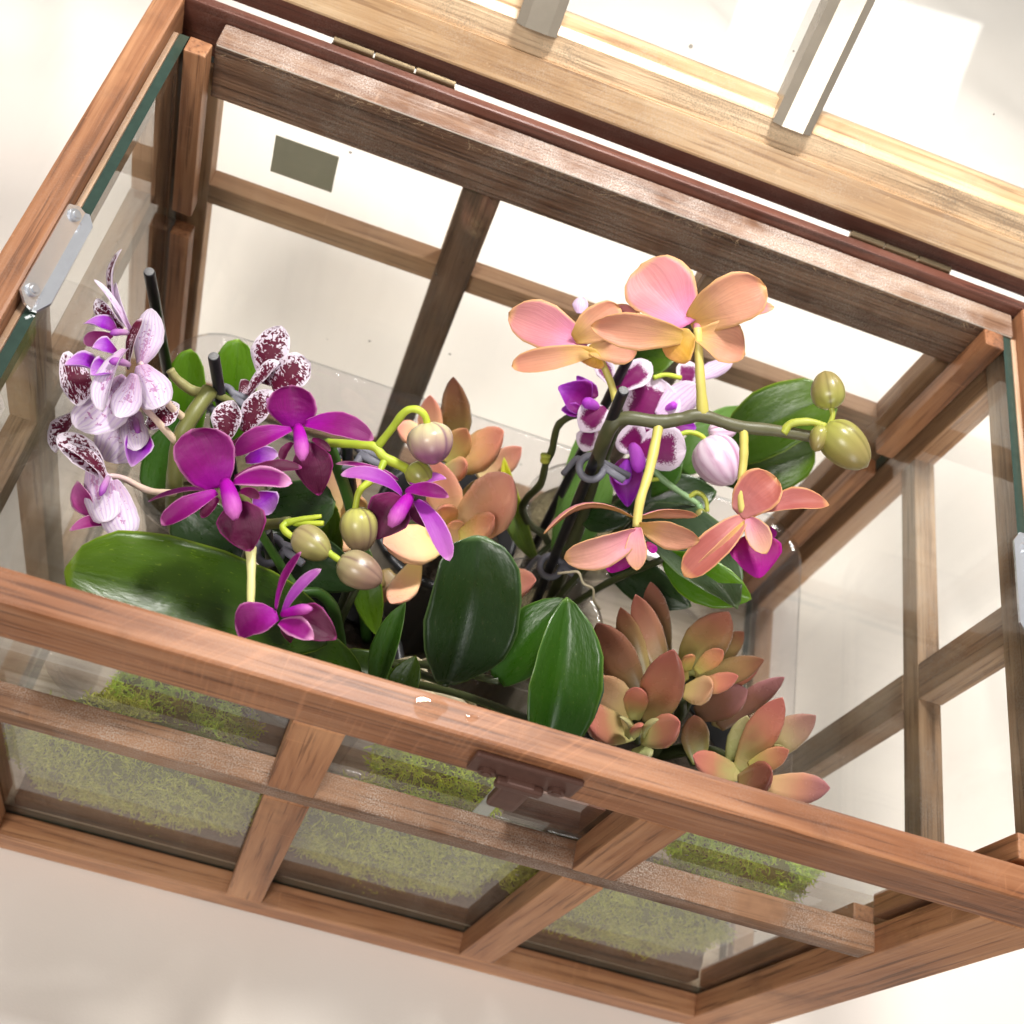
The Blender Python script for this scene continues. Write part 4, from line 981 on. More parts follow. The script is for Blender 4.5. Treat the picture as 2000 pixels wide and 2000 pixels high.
SUCC = [
 ('rear', (0.179, 0.1915, 0.1569), (0.1717, 0.212, 0.1999), 0.0178, (-0.512, -0.502, 0.698), 0.05, 'olive'),
 ('rear', (0.1689, 0.1883, 0.165), (0.1604, 0.2024, 0.1914), 0.0121, (-0.203, -0.383, 0.901), 0.05, 'pink'),
 ('rear', (0.1782, 0.1819, 0.1685), (0.201, 0.1857, 0.1995), 0.0218, (-0.096, -0.098, 0.99), 0.05, 'orange'),
 ('rear', (0.197, 0.19, 0.153), (0.2126, 0.2006, 0.175), 0.0137, (-0.203, -0.383, 0.901), 0.05, 'pink'),
 ('rear', (0.1774, 0.1761, 0.1766), (0.1811, 0.186, 0.1962), 0.0135, (-0.11, -0.365, 0.925), 0.05, 'yellow'),
 ('rear', (0.1765, 0.17, 0.1785), (0.187, 0.1652, 0.1954), 0.0122, (-0.203, -0.383, 0.901), 0.05, 'orange'),
 ('rear', (0.1889, 0.139, 0.178), (0.2059, 0.1489, 0.2244), 0.0265, (-0.072, -0.176, 0.982), 0.05, 'pink'),
 ('rear', (0.1896, 0.1309, 0.1909), (0.202, 0.1323, 0.2124), 0.0136, (-0.072, -0.176, 0.982), 0.05, 'orange'),
 ('rear', (0.1886, 0.1399, 0.1786), (0.1684, 0.1605, 0.2011), 0.0166, (-0.176, -0.47, 0.865), 0.05, 'pink'),
 ('rear', (0.184, 0.1329, 0.1853), (0.157, 0.109, 0.1947), 0.0211, (-0.334, -0.227, 0.915), 0.05, 'peach'),
 ('rear', (0.2046, 0.1228, 0.1699), (0.2293, 0.1172, 0.1949), 0.017, (-0.16, -0.195, 0.968), 0.05, 'pink'),
 ('rear', (0.1423, 0.1405, 0.1585), (0.1258, 0.1643, 0.1838), 0.0175, (-0.176, -0.47, 0.865), 0.05, 'peach'),
 ('rear', (0.149, 0.1381, 0.152), (0.1348, 0.1299, 0.1622), 0.016, (-0.203, -0.383, 0.901), 0.05, 'peach'),
 ('rear', (0.1759, 0.1231, 0.171), (0.1699, 0.0916, 0.1792), 0.0132, (-0.294, -0.399, 0.869), 0.05, 'peach'),
 ('rear', (0.1655, 0.1224, 0.1504), (0.1367, 0.1086, 0.1604), 0.0168, (-0.266, -0.131, 0.955), 0.05, 'brown'),
 ('rear', (0.1901, 0.1682, 0.1614), (0.2047, 0.1783, 0.1708), 0.0139, (-0.203, -0.383, 0.901), 0.05, 'olive'),
 ('rear', (0.1851, 0.1361, 0.1876), (0.1766, 0.1363, 0.2045), 0.0117, (-0.203, -0.383, 0.901), 0.05, 'orange'),
 ('rear', (0.192, 0.134, 0.1813), (0.1828, 0.1344, 0.1982), 0.0102, (-0.203, -0.383, 0.901), 0.05, 'peach'),
 ('rear', (0.195, 0.1331, 0.1751), (0.2076, 0.1246, 0.1838), 0.0156, (-0.203, -0.383, 0.901), 0.05, 'peach'),
 ('rear', (0.1461, 0.1458, 0.1567), (0.1401, 0.1469, 0.1746), 0.0106, (-0.203, -0.383, 0.901), 0.05, 'yellow'),
 ('rear', (0.1651, 0.1969, 0.1641), (0.1499, 0.1908, 0.1694), 0.0123, (-0.203, -0.383, 0.901), 0.05, 'pink'),
 ('rear', (0.1958, 0.13, 0.161), (0.2023, 0.1104, 0.1611), 0.0159, (-0.203, -0.383, 0.901), 0.05, 'brown'),
 ('rear', (0.1696, 0.1276, 0.1485), (0.1576, 0.1061, 0.1502), 0.016, (-0.203, -0.383, 0.901), 0.05, 'brown'),
 ('front', (0.2805, 0.0621, 0.2095), (0.2721, 0.0795, 0.2503), 0.0175, (-0.294, -0.399, 0.869), -0.05, 'rust'),
 ('front', (0.2792, 0.0771, 0.195), (0.2454, 0.094, 0.2248), 0.0171, (-0.38, -0.41, 0.829), 0.05, 'brown'),
 ('front', (0.2834, 0.0865, 0.19), (0.2566, 0.1076, 0.2177), 0.0117, (-0.294, -0.399, 0.869), 0.05, 'olive'),
 ('front', (0.2892, 0.0924, 0.1949), (0.2606, 0.1128, 0.222), 0.013, (-0.294, -0.399, 0.869), 0.05, 'rustpale'),
 ('front', (0.2915, 0.1068, 0.1868), (0.2708, 0.128, 0.2096), 0.0126, (-0.203, -0.383, 0.901), 0.05, 'brown'),
 ('front', (0.2734, 0.0561, 0.2103), (0.2436, 0.0483, 0.2241), 0.0166, (-0.361, -0.071, 0.93), 0.05, 'salmon'),
 ('front', (0.2744, 0.0512, 0.217), (0.2847, 0.0525, 0.2367), 0.0136, (-0.181, -0.115, 0.977), 0.05, 'salmon'),
 ('front', (0.2766, 0.0673, 0.2001), (0.251, 0.0735, 0.2119), 0.0152, (-0.4, -0.324, 0.857), 0.05, 'tan'),
 ('front', (0.2718, 0.0591, 0.2145), (0.2642, 0.0657, 0.2335), 0.01, (-0.294, -0.399, 0.869), 0.05, 'salmon'),
 ('front', (0.2613, 0.0911, 0.183), (0.25, 0.1038, 0.1957), 0.0078, (-0.203, -0.383, 0.901), 0.05, 'brown'),
 ('front', (0.2693, 0.0503, 0.2154), (0.2618, 0.052, 0.2323), 0.0062, (-0.666, -0.344, 0.661), 0.05, 'lime'),
 ('front', (0.2763, 0.0516, 0.2175), (0.2717, 0.0528, 0.2346), 0.0058, (0.272, -0.17, 0.947), 0.05, 'lime'),
 ('front', (0.2721, 0.0501, 0.2182), (0.2665, 0.0494, 0.2338), 0.0061, (-0.266, -0.131, 0.955), 0.05, 'salmon'),
 ('front', (0.2783, 0.0531, 0.203), (0.2815, 0.0466, 0.2053), 0.0107, (-0.227, -0.297, 0.928), 0.05, 'lime'),
 ('front', (0.2942, 0.0892, 0.2059), (0.2974, 0.1088, 0.238), 0.0189, (-0.11, -0.365, 0.925), 0.05, 'rustolive'),
 ('front', (0.3058, 0.0993, 0.2026), (0.3134, 0.1119, 0.2185), 0.0109, (-0.11, -0.365, 0.925), 0.05, 'olive'),
 ('front', (0.2947, 0.0868, 0.2165), (0.2982, 0.0902, 0.2377), 0.0078, (-0.136, -0.279, 0.951), 0.05, 'orange'),
 ('front', (0.2967, 0.0873, 0.2112), (0.318, 0.0899, 0.235), 0.0118, (-0.181, -0.115, 0.977), 0.05, 'olive'),
 ('front', (0.305, 0.0875, 0.2067), (0.3199, 0.0933, 0.2254), 0.0093, (-0.16, -0.195, 0.968), 0.05, 'rust'),
 ('front', (0.2933, 0.0794, 0.2174), (0.3065, 0.0781, 0.2372), 0.009, (-0.181, -0.115, 0.977), 0.05, 'salmon'),
 ('front', (0.2908, 0.0771, 0.2154), (0.2981, 0.0734, 0.2325), 0.0128, (-0.16, -0.195, 0.968), 0.05, 'tan'),
 ('front', (0.2905, 0.0851, 0.2183), (0.2844, 0.0862, 0.2326), 0.006, (-0.227, -0.297, 0.928), 0.05, 'yellow'),
 ('front', (0.3052, 0.0792, 0.195), (0.3187, 0.085, 0.2196), 0.0147, (-0.16, -0.195, 0.968), 0.05, 'rustpurple'),
 ('front', (0.3179, 0.0786, 0.1908), (0.3317, 0.0957, 0.2231), 0.0103, (-0.046, -0.258, 0.965), 0.05, 'rustpurple'),
 ('front', (0.2936, 0.0853, 0.2092), (0.2834, 0.0866, 0.2205), 0.0074, (-0.203, -0.383, 0.901), 0.05, 'yellow'),
 ('front', (0.3214, 0.0531, 0.2071), (0.321, 0.0755, 0.2441), 0.0136, (-0.294, -0.399, 0.869), 0.05, 'salmon'),
 ('front', (0.319, 0.0558, 0.2036), (0.3161, 0.0726, 0.223), 0.0104, (-0.38, -0.41, 0.829), 0.05, 'lime'),
 ('front', (0.3267, 0.0591, 0.2072), (0.3388, 0.0749, 0.2372), 0.0142, (-0.046, -0.258, 0.965), 0.05, 'olivepale'),
 ('front', (0.3216, 0.0533, 0.2146), (0.3314, 0.0566, 0.2332), 0.0088, (-0.181, -0.115, 0.977), 0.05, 'orange'),
 ('front', (0.318, 0.046, 0.2139), (0.3251, 0.0448, 0.2339), 0.0141, (-0.181, -0.115, 0.977), 0.05, 'rust'),
 ('front', (0.3322, 0.0505, 0.2109), (0.351, 0.046, 0.2296), 0.0135, (-0.181, -0.115, 0.977), 0.05, 'peachpurple'),
 ('front', (0.3222, 0.0529, 0.2071), (0.2941, 0.049, 0.2153), 0.0119, (-0.349, -0.146, 0.926), 0.05, 'salmon'),
 ('front', (0.3091, 0.0585, 0.1939), (0.2958, 0.0715, 0.2125), 0.0123, (-0.203, -0.383, 0.901), 0.05, 'rustolive'),
 ('front', (0.3311, 0.0581, 0.2122), (0.3309, 0.0629, 0.2252), 0.0077, (-0.203, -0.383, 0.901), 0.05, 'lime'),
 ('front', (0.3187, 0.0806, 0.1862), (0.3186, 0.0902, 0.2048), 0.0114, (-0.203, -0.383, 0.901), 0.05, 'brown'),
]
STAKES = [
 ('black plastic stake standing tallest near the left glass behind the spotted blooms', (0.0391, 0.1614, 0.2579), (0.0566, 0.1871, 0.0771), []),
 ('black plastic stake with a grey clip beside the spotted orchid stem', (0.0744, 0.13, 0.2612), (0.1013, 0.1305, 0.12), [0.18]),
 ('black plastic stake rising through the magenta orchid buds at left centre', (0.1309, 0.1175, 0.2507), (0.1757, 0.1061, 0.0924), [0.04]),
 ('black plastic stake with two grey clips holding the peach orchid stem', (0.2228, 0.1477, 0.2973), (0.2446, 0.1464, 0.1076), [0.27, 0.7]),
 ('black plastic stake leaning behind the peach and purple orchids, without a clip', (0.2328, 0.1989, 0.2629), (0.2395, 0.1872, 0.1098), []),
 ('short black plastic stake with a grey clip under the front magenta bloom', (0.1125, 0.0805, 0.2347), (0.1245, 0.0862, 0.1674), [0.25]),
]

# ------------------------------------------------------------------ petals
PROF = {
 'round': [.30, .52, .84, 1, .96, .76, .46, .06],
 'oval':  [.26, .44, .76, 1, .92, .64, .34, .03],
 'strap': [.34, .55, .82, 1, .98, .80, .52, .06],
 'lip':   [.22, .60, 1, .98, .72, .40, .20, .03],
 'leaf':  [.30, .54, .86, 1, .88, .55, .24, .01],
 'square': [.20, .46, .84, 1, .98, .86, .62, .16],
 'blunt': [.22, .48, .86, 1, .98, .84, .56, .05],
}
SS = [0, .08, .28, .5, .72, .87, .96, 1]
def prof(shape, s):
    p = PROF[shape]
    for i in range(7):
        if s <= SS[i + 1]:
            t = (s - SS[i]) / (SS[i + 1] - SS[i])
            t = t * t * (3 - 2 * t) * 0.5 + t * 0.5
            return p[i] + (p[i + 1] - p[i]) * t
    return p[-1]
USAMP = [0, .05, .12, .2, .3, .4, .5, .6, .7, .79, .87, .93, .97, 1]
def sheet(name, B, T, w, N, cup, bend, shape, mf, mb, parent, thick, seed, ripple=0.03, fold=0.0, nv=9, twist=0.0):
    rng = random.Random(seed)
    B, T, N = Vector(B), Vector(T), Vector(N)
    L = T - B; ln = L.length; Ld = L / ln
    S = Ld.cross(N)
    if S.length < 1e-4: S = Ld.cross(Vector((0.1, 0.2, 1)))
    S.normalize()
    Nn = S.cross(Ld).normalized()
    if Nn.dot(N) < 0: Nn = -Nn
    ph = [rng.uniform(0, 6.28) for _ in range(4)]
    skew = rng.uniform(-0.05, 0.05)
    F, K, uvs = [], [], []
    nu = len(USAMP)
    for s in USAMP:
        c = B + L * s + Nn * (bend * ln * 4 * s * (1 - s)) + S * (skew * ln * math.sin(math.pi * s))
        hw = 0.5 * w * prof(shape, s)
        th = 0.5 * thick * (0.35 + 0.65 * math.sin(math.pi * min(1, 0.12 + s * 0.86)))
        tw = twist * s
        S2 = S * math.cos(tw) + Nn * math.sin(tw); N2 = Nn * math.cos(tw) - S * math.sin(tw)
        for j in range(nv):
            t = -1 + 2 * j / (nv - 1)
            t2 = math.sin(t * math.pi / 2) * 0.35 + t * 0.65
            edge = abs(t2)
            rp = ripple * w * edge ** 2 * (math.sin(5.5 * s + ph[0] + (t > 0) * 2) + 0.5 * math.sin(13 * s + ph[1]))
            hwj = hw * (1 + 0.035 * math.sin(9 * s + ph[2] + (t > 0) * 1.3))
            crease = -0.05 * hw * math.exp(-(t2 / 0.16) ** 2) + 0.03 * w * math.sin(4.2 * s + ph[3] + 2.5 * t2)
            p = c + S2 * (t2 * hwj) + N2 * (cup * hw * t2 * t2 * 1.4 + fold * hw * abs(t2) + rp + crease * (fold == 0))
            e = th * (1 - 0.85 * edge ** 3)
            F.append(p + N2 * e); K.append(p - N2 * e)
            uvs.append((s, j / (nv - 1)))
    verts = F + K
    n0 = len(F)
    faces, mi = [], []
    for i in range(nu - 1):
        for j in range(nv - 1):
            a, b, c, d = i * nv + j, i * nv + j + 1, (i + 1) * nv + j + 1, (i + 1) * nv + j
            faces.append((a, b, c, d)); mi.append(0)
            faces.append((n0 + d, n0 + c, n0 + b, n0 + a)); mi.append(1)
    bd = [j for j in range(nv)] + [i * nv + nv - 1 for i in range(1, nu)] + [(nu - 1) * nv + j for j in range(nv - 2, -1, -1)] + [i * nv for i in range(nu - 2, 0, -1)]
    for k in range(len(bd)):
        a, b = bd[k], bd[(k + 1) % len(bd)]
        faces.append((b, a, n0 + a, n0 + b)); mi.append(0)
    # make the front normals point along Nn
    a, b, c, d = faces[(nu // 2) * (nv - 1) * 2 + (nv // 2) * 2]
    if (verts[b] - verts[a]).cross(verts[c] - verts[a]).dot(Nn) < 0:
        faces = [tuple(reversed(q)) for q in faces]
    return mesh_obj(name, verts, faces, [mf, mb], parent, True, mi, uvs + uvs)

def petal_mat(name, base, mid, tip, rim=None, rw=0.12, spots=None, spot_thr=0.5, spot_scale=(14, 9), veins=None, jag=0.0, fill=None, fill_r=0.6, trans=0.3, rough=0.5):
    t = NT(name)
    uv = t.n('ShaderNodeUVMap')
    sp = t.n('ShaderNodeSeparateXYZ'); t.link(uv.outputs[0], sp.inputs[0])
    u, v = sp.outputs[0], sp.outputs[1]
    oi = t.n('ShaderNodeObjectInfo')
    cb = t.n('ShaderNodeCombineXYZ')
    t.link(t.math('MULTIPLY', u, 1.6), cb.inputs[0]); t.link(v, cb.inputs[1]); t.link(t.math('MULTIPLY', oi.outputs['Random'], 40), cb.inputs[2])
    vec = cb.outputs[0]
    n1 = t.noise(vec, 5, 4, 0.6)
    c = t.ramp(t.math('ADD', u, t.math('MULTIPLY', t.math('SUBTRACT', n1, 0.5), 0.25)), [(0.02, base), (0.45, mid), (0.95, tip)])
    side = t.math('ABSOLUTE', t.math('SUBTRACT', t.math('MULTIPLY', v, 2), 1))
    e = t.math('MAXIMUM', side, t.math('MULTIPLY', t.math('SUBTRACT', u, 0.5), 2))
    if jag:
        nj = t.noise(t.mapping(vec, (26, 26, 1)), 1.0, 4, 0.7)
        e = t.math('ADD', e, t.math('MULTIPLY', t.math('SUBTRACT', nj, 0.5), jag))
    if fill:
        k = t.ramp(e, [(max(0, fill_r - 0.05), (1, 1, 1)), (fill_r + 0.05, (0, 0, 0))])
        c = t.mix(k, c, fill)
    if spots:
        ns = t.noise(t.mapping(vec, (spot_scale[0], spot_scale[1], 1)), 1.0, 3, 0.55, 0.9)
        bias = t.math('SUBTRACT', ns, t.math('MULTIPLY', t.math('SUBTRACT', e, 0.55), 0.30))
        k = t.ramp(bias, [(spot_thr - 0.02, (0, 0, 0)), (spot_thr + 0.02, (1, 1, 1))])
        c = t.mix(k, c, spots)
    if veins:
        wv = t.n('ShaderNodeTexWave', wave_type='BANDS', bands_direction='Y')
        wv.inputs['Scale'].default_value = 2.6; wv.inputs['Distortion'].default_value = 3.5; wv.inputs['Detail'].default_value = 3
        t.link(vec, wv.inputs[0])
        k = t.math('MULTIPLY', t.ramp(wv.outputs[0], [(0.55, (0, 0, 0)), (0.95, (1, 1, 1))]), 0.5)
        c = t.mix(k, c, veins)
    if rim:
        k = t.ramp(e, [(1 - rw - 0.06, (0, 0, 0)), (1 - rw * 0.3, (1, 1, 1))])
        c = t.mix(k, c, rim)
    fan = t.math('DIVIDE', t.math('SUBTRACT', v, 0.5), t.math('ADD', 0.35, t.math('MULTIPLY', u, 0.9)))
    cb2 = t.n('ShaderNodeCombineXYZ'); t.link(t.math('MULTIPLY', u, 1.2), cb2.inputs[0]); t.link(t.math('MULTIPLY', fan, 30), cb2.inputs[1]); t.link(t.math('MULTIPLY', oi.outputs['Random'], 40), cb2.inputs[2])
    vein = t.noise(cb2.outputs[0], 1.0, 3, 0.6, 0.3)
    vk = t.ramp(vein, [(0.40, (0, 0, 0)), (0.66, (1, 1, 1))])
    c = t.mix(t.math('MULTIPLY', vk, 0.22), c, t.mix(0.55, c, (0.10, 0.0, 0.04, 1)))
    low = t.noise(vec, 3.2, 2, 0.5)
    sh = t.pbsdf(c, t.math('ADD', rough - 0.08, t.math('MULTIPLY', low, 0.16)), t.bump(t.math('ADD', vein, t.math('MULTIPLY', low, 2.5)), 0.30, 0.0006), 0.4)
    tl = t.n('ShaderNodeBsdfTranslucent'); t.link(c, tl.inputs[0])
    mx = t.n('ShaderNodeMixShader'); mx.inputs[0].default_value = trans
    t.link(sh, mx.inputs[1]); t.link(tl.outputs[0], mx.inputs[2])
    return t.done(mx.outputs[0])
c_ = lin
MAG_F = petal_mat('magenta_petal', c_(180, 6, 176), c_(140, 2, 118), c_(122, 2, 96), c_(214, 130, 186), 0.06)
MAG_D = petal_mat('magenta_petal_dark', c_(124, 4, 88), c_(90, 0, 56), c_(84, 0, 50), c_(176, 60, 140), 0.06)
MAG_R = petal_mat('magenta_petal_rimmed', c_(176, 8, 160), c_(150, 8, 130), c_(150, 20, 130), c_(240, 170, 216), 0.34)
MAG_P = petal_mat('magenta_petal_pale', c_(176, 40, 190), c_(178, 72, 190), c_(196, 110, 196), c_(226, 170, 220), 0.10)
MAG_B = petal_mat('magenta_petal_back', c_(190, 60, 160), c_(190, 80, 160), c_(206, 120, 172), c_(226, 170, 196), 0.12)
SPT_F = petal_mat('spotted_petal', c_(232, 214, 230), c_(236, 222, 236), c_(244, 236, 246), c_(246, 236, 246), 0.10, c_(98, 8, 46), 0.48, (10, 8))
SPT_P = petal_mat('spotted_petal_pale', c_(220, 184, 214), c_(236, 220, 240), c_(244, 234, 246), c_(244, 232, 244), 0.10, c_(196, 140, 184), 0.66, (8, 8), c_(206, 176, 226))
SPT_M = petal_mat('spotted_petal_maroon', c_(84, 8, 34), c_(98, 14, 46), c_(110, 24, 56), c_(236, 214, 230), 0.10, c_(240, 220, 232), 0.64, (18, 14))
SPT_U = petal_mat('spotted_lip_purple', c_(124, 0, 110), c_(158, 20, 196), c_(214, 150, 228), c_(236, 206, 240), 0.14)
SPT_D = petal_mat('spotted_lip_deep', c_(150, 30, 120), c_(158, 30, 120), c_(204, 110, 176), c_(236, 180, 214), 0.10)
PCH_F = petal_mat('peach_petal_front', c_(226, 136, 186), c_(204, 128, 140), c_(204, 136, 130), c_(230, 176, 124), 0.13, trans=0.25)
PCH_B = petal_mat('peach_petal_back', c_(216, 178, 92), c_(212, 154, 120), c_(206, 140, 114), c_(226, 174, 116), 0.12, trans=0.25)
PCH_R = petal_mat('peach_petal_red', c_(210, 140, 136), c_(180, 100, 94), c_(184, 104, 88), c_(226, 166, 112), 0.14, trans=0.25)
PCH_K = petal_mat('peach_petal_pinkback', c_(214, 134, 156), c_(218, 154, 152), c_(222, 164, 134), c_(230, 178, 124), 0.12, trans=0.2)
PCH_Y = petal_mat('peach_petal_yellow', c_(224, 184, 96), c_(222, 172, 60), c_(220, 160, 90), c_(226, 168, 100), 0.10)
PCH_L = petal_mat('peach_lip_magenta', c_(146, 0, 64), c_(156, 0, 116), c_(176, 10, 150), c_(190, 30, 150), 0.06)
HRL_F = petal_mat('harlequin_petal', c_(240, 226, 240), c_(240, 226, 240), c_(240, 226, 240), None, 0.1, None, 0.5, (10, 10), None, 0.95, c_(122, 0, 92), 0.56)
HRL_P = petal_mat('harlequin_petal_pale', c_(226, 196, 226), c_(236, 214, 238), c_(244, 228, 244), None, 0.1, None, 0.5, (10, 10), c_(206, 160, 214))
HRL_D = petal_mat('harlequin_lip_deep', c_(110, 0, 84), c_(128, 4, 120), c_(146, 30, 176), c_(176, 80, 200), 0.08)
HRL_V = petal_mat('harlequin_lip_violet', c_(190, 60, 230), c_(196, 90, 236), c_(210, 120, 240), c_(190, 80, 226), 0.1)
COLM = {'magenta': petal_mat('magenta_column', c_(196, 8, 190), c_(190, 20, 190), c_(222, 120, 206)),
        'spotted': petal_mat('spotted_column', c_(226, 190, 222), c_(214, 150, 214), c_(180, 80, 200)),
        'peach': petal_mat('peach_column', c_(226, 140, 180), c_(224, 140, 170), c_(232, 170, 150)),
        'harlequin': petal_mat('harlequin_column', c_(206, 90, 220), c_(206, 100, 226), c_(196, 70, 220))}
STY = {('magenta', None): (MAG_F, MAG_B), ('magenta', 'dark'): (MAG_D, MAG_B), ('magenta', 'rim'): (MAG_R, MAG_B), ('magenta', 'pale'): (MAG_P, MAG_P),
       ('spotted', None): (SPT_F, SPT_P), ('spotted', 'pale'): (SPT_P, SPT_P), ('spotted', 'purple'): (SPT_U, SPT_U), ('spotted', 'deep'): (SPT_D, SPT_D), ('spotted', 'maroon'): (SPT_M, SPT_P),
       ('peach', None): (PCH_F, PCH_B), ('peach', 'red'): (PCH_R, PCH_B), ('peach', 'pinkback'): (PCH_R, PCH_K), ('peach', 'yellow'): (PCH_Y, PCH_Y), ('peach', 'magenta'): (PCH_L, PCH_L),
       ('harlequin', None): (HRL_F, HRL_P), ('harlequin', 'palev'): (HRL_P, HRL_P), ('harlequin', 'deep'): (HRL_D, HRL_D), ('harlequin', 'violet'): (HRL_V, HRL_V)}

PLANT = {
 'magenta': empty('potted_orchid', (0.150, 0.078, 0.0225), 'potted orchid with deep magenta blooms and rosy green buds at front left', 'orchid'),
 'spotted': empty('potted_orchid', (0.072, 0.165, 0.0225), 'potted orchid with white maroon-spotted blooms beside the left glass', 'orchid'),
 'peach': empty('potted_orchid', (0.2445, 0.137, 0.0225), 'potted orchid with large peach pink blooms on an arching dark stem', 'orchid'),
 'harlequin': empty('potted_orchid', (0.2640, 0.212, 0.0225), 'potted orchid with white-edged purple blooms behind the peach flowers', 'orchid'),
 'rear': empty('succulent_plant', (0.190, 0.176, 0.0225), 'salmon orange succulent rosettes in the middle of the case', 'succulent'),
 'front': empty('succulent_plant', (0.312, 0.085, 0.0225), 'coppery brown succulent rosettes at the right behind the front rail', 'succulent'),
}
seed = 1
for key, (plant, kind, petals, colm) in FLOWERS.items():
    a, b, w = colm
    A, Bv = Vector(a), Vector(b)
    ln = (Bv - A).length
    path = [A.lerp(Bv, k / 6) + Vector((0, 0, 0.10 * ln * math.sin(math.pi * k / 6))) for k in range(7)]
    rr = [w * 0.5 * q for q in (.55, .72, .80, .86, .92, .80, .30)]
    v, f, u = tube_geo(path, rr, 10)
    fl = mesh_obj('flower', v, f, COLM[kind], PLANT[plant], True, None, u)
    for (nm, B_, T_, w_, N_, cup, bend, shape, style) in petals:
        seed += 1
        mf, mb = STY[(kind, style)]
        sheet(nm, B_, T_, w_, N_, cup, bend, shape, mf, mb, fl, 0.00055, seed, 0.034)

# ------------------------------------------------------------------ leaves
def leaf_mat(name, base, mid, tip, rim, rough=0.17, under=None):
    t = NT(name)
    uv = t.n('ShaderNodeUVMap')
    sp = t.n('ShaderNodeSeparateXYZ'); t.link(uv.outputs[0], sp.inputs[0])
    u, v = sp.outputs[0], sp.outputs[1]
    oi = t.n('ShaderNodeObjectInfo')
    cb = t.n('ShaderNodeCombineXYZ'); t.link(u, cb.inputs[0]); t.link(v, cb.inputs[1]); t.link(t.math('MULTIPLY', oi.outputs['Random'], 30), cb.inputs[2])
    n1 = t.noise(cb.outputs[0], 4, 4, 0.6)
    c = t.ramp(t.math('ADD', u, t.math('MULTIPLY', t.math('SUBTRACT', n1, 0.5), 0.5)), [(0.05, base), (0.5, mid), (0.95, tip)])
    st = t.noise(t.mapping(cb.outputs[0], (2, 46, 1)), 1.0, 3, 0.5)
    c = t.mix(t.math('MULTIPLY', st, 0.22), c, tip)
    side = t.math('ABSOLUTE', t.math('SUBTRACT', t.math('MULTIPLY', v, 2), 1))
    midrib = t.ramp(side, [(0.0, (1, 1, 1)), (0.06, (0, 0, 0))])
    c = t.mix(t.math('MULTIPLY', midrib, 0.35), c, base)
    e = t.math('MAXIMUM', side, t.math('MULTIPLY', t.math('SUBTRACT', u, 0.5), 2))
    c = t.mix(t.math('MULTIPLY', t.ramp(e, [(0.93, (0, 0, 0)), (1.0, (1, 1, 1))]), 0.8), c, rim)
    dsp = t.noise(t.mapping(cb.outputs[0], (60, 60, 1)), 1.0, 2, 0.5)
    c = t.mix(t.math('MULTIPLY', t.ramp(dsp, [(0.66, (0, 0, 0)), (0.74, (1, 1, 1))]), 0.40), c, rim)
    scar = t.noise(t.mapping(cb.outputs[0], (7, 11, 1)), 1.0, 5, 0.7)
    c = t.mix(t.math('MULTIPLY', t.ramp(scar, [(0.62, (0, 0, 0)), (0.72, (1, 1, 1))]), 0.28), c, (0.16, 0.15, 0.08, 1))
    big = t.noise(cb.outputs[0], 9, 3, 0.5)
    sh = t.pbsdf(c, t.math('ADD', rough, t.math('MULTIPLY', t.math('MULTIPLY', big, scar), 0.6)), t.bump(t.math('ADD', t.math('MULTIPLY', st, 0.25), t.math('MULTIPLY', big, 2.0)), 0.18, 0.0008), 0.45)
    tl = t.n('ShaderNodeBsdfTranslucent'); t.link(t.mix(0.5, c, rim), tl.inputs[0])
    mx = t.n('ShaderNodeMixShader'); mx.inputs[0].default_value = 0.16
    t.link(sh, mx.inputs[1]); t.link(tl.outputs[0], mx.inputs[2])
    return t.done(mx.outputs[0])
LM = {
 'dark': leaf_mat('orchid_leaf_dark', c_(30, 54, 6), c_(46, 74, 4), c_(76, 106, 8), c_(132, 156, 44)),
 'deep': leaf_mat('orchid_leaf_deep', c_(24, 44, 14), c_(32, 54, 20), c_(38, 62, 26), c_(96, 124, 72)),
 'mid': leaf_mat('orchid_leaf_mid', c_(38, 78, 10), c_(46, 84, 16), c_(52, 88, 26), c_(112, 142, 66)),
 'bright': leaf_mat('orchid_leaf_bright', c_(58, 104, 6), c_(74, 122, 8), c_(96, 142, 20), c_(144, 178, 60)),
 'light': leaf_mat('orchid_leaf_light', c_(70, 108, 40), c_(92, 130, 58), c_(108, 146, 70), c_(150, 180, 100)),
 'grey': leaf_mat('orchid_leaf_grey', c_(52, 70, 44), c_(66, 84, 62), c_(60, 78, 44), c_(110, 130, 80)),
 'blue': leaf_mat('orchid_leaf_blue', c_(30, 60, 40), c_(46, 78, 66), c_(50, 84, 66), c_(96, 130, 100)),
 'yellowtip': leaf_mat('orchid_leaf_yellow_tip', c_(86, 124, 60), c_(110, 146, 70), c_(206, 206, 40), c_(200, 206, 80)),
}
for (plant, B_, T_, w_, N_, cup, bend, shape, style) in LEAVES:
    seed += 1
    sheet('leaf', B_, T_, w_, N_, 0.05, bend, shape, LM[style], LM[style], PLANT[plant], 0.0014, seed, 0.026, cup * 1.3, 11)

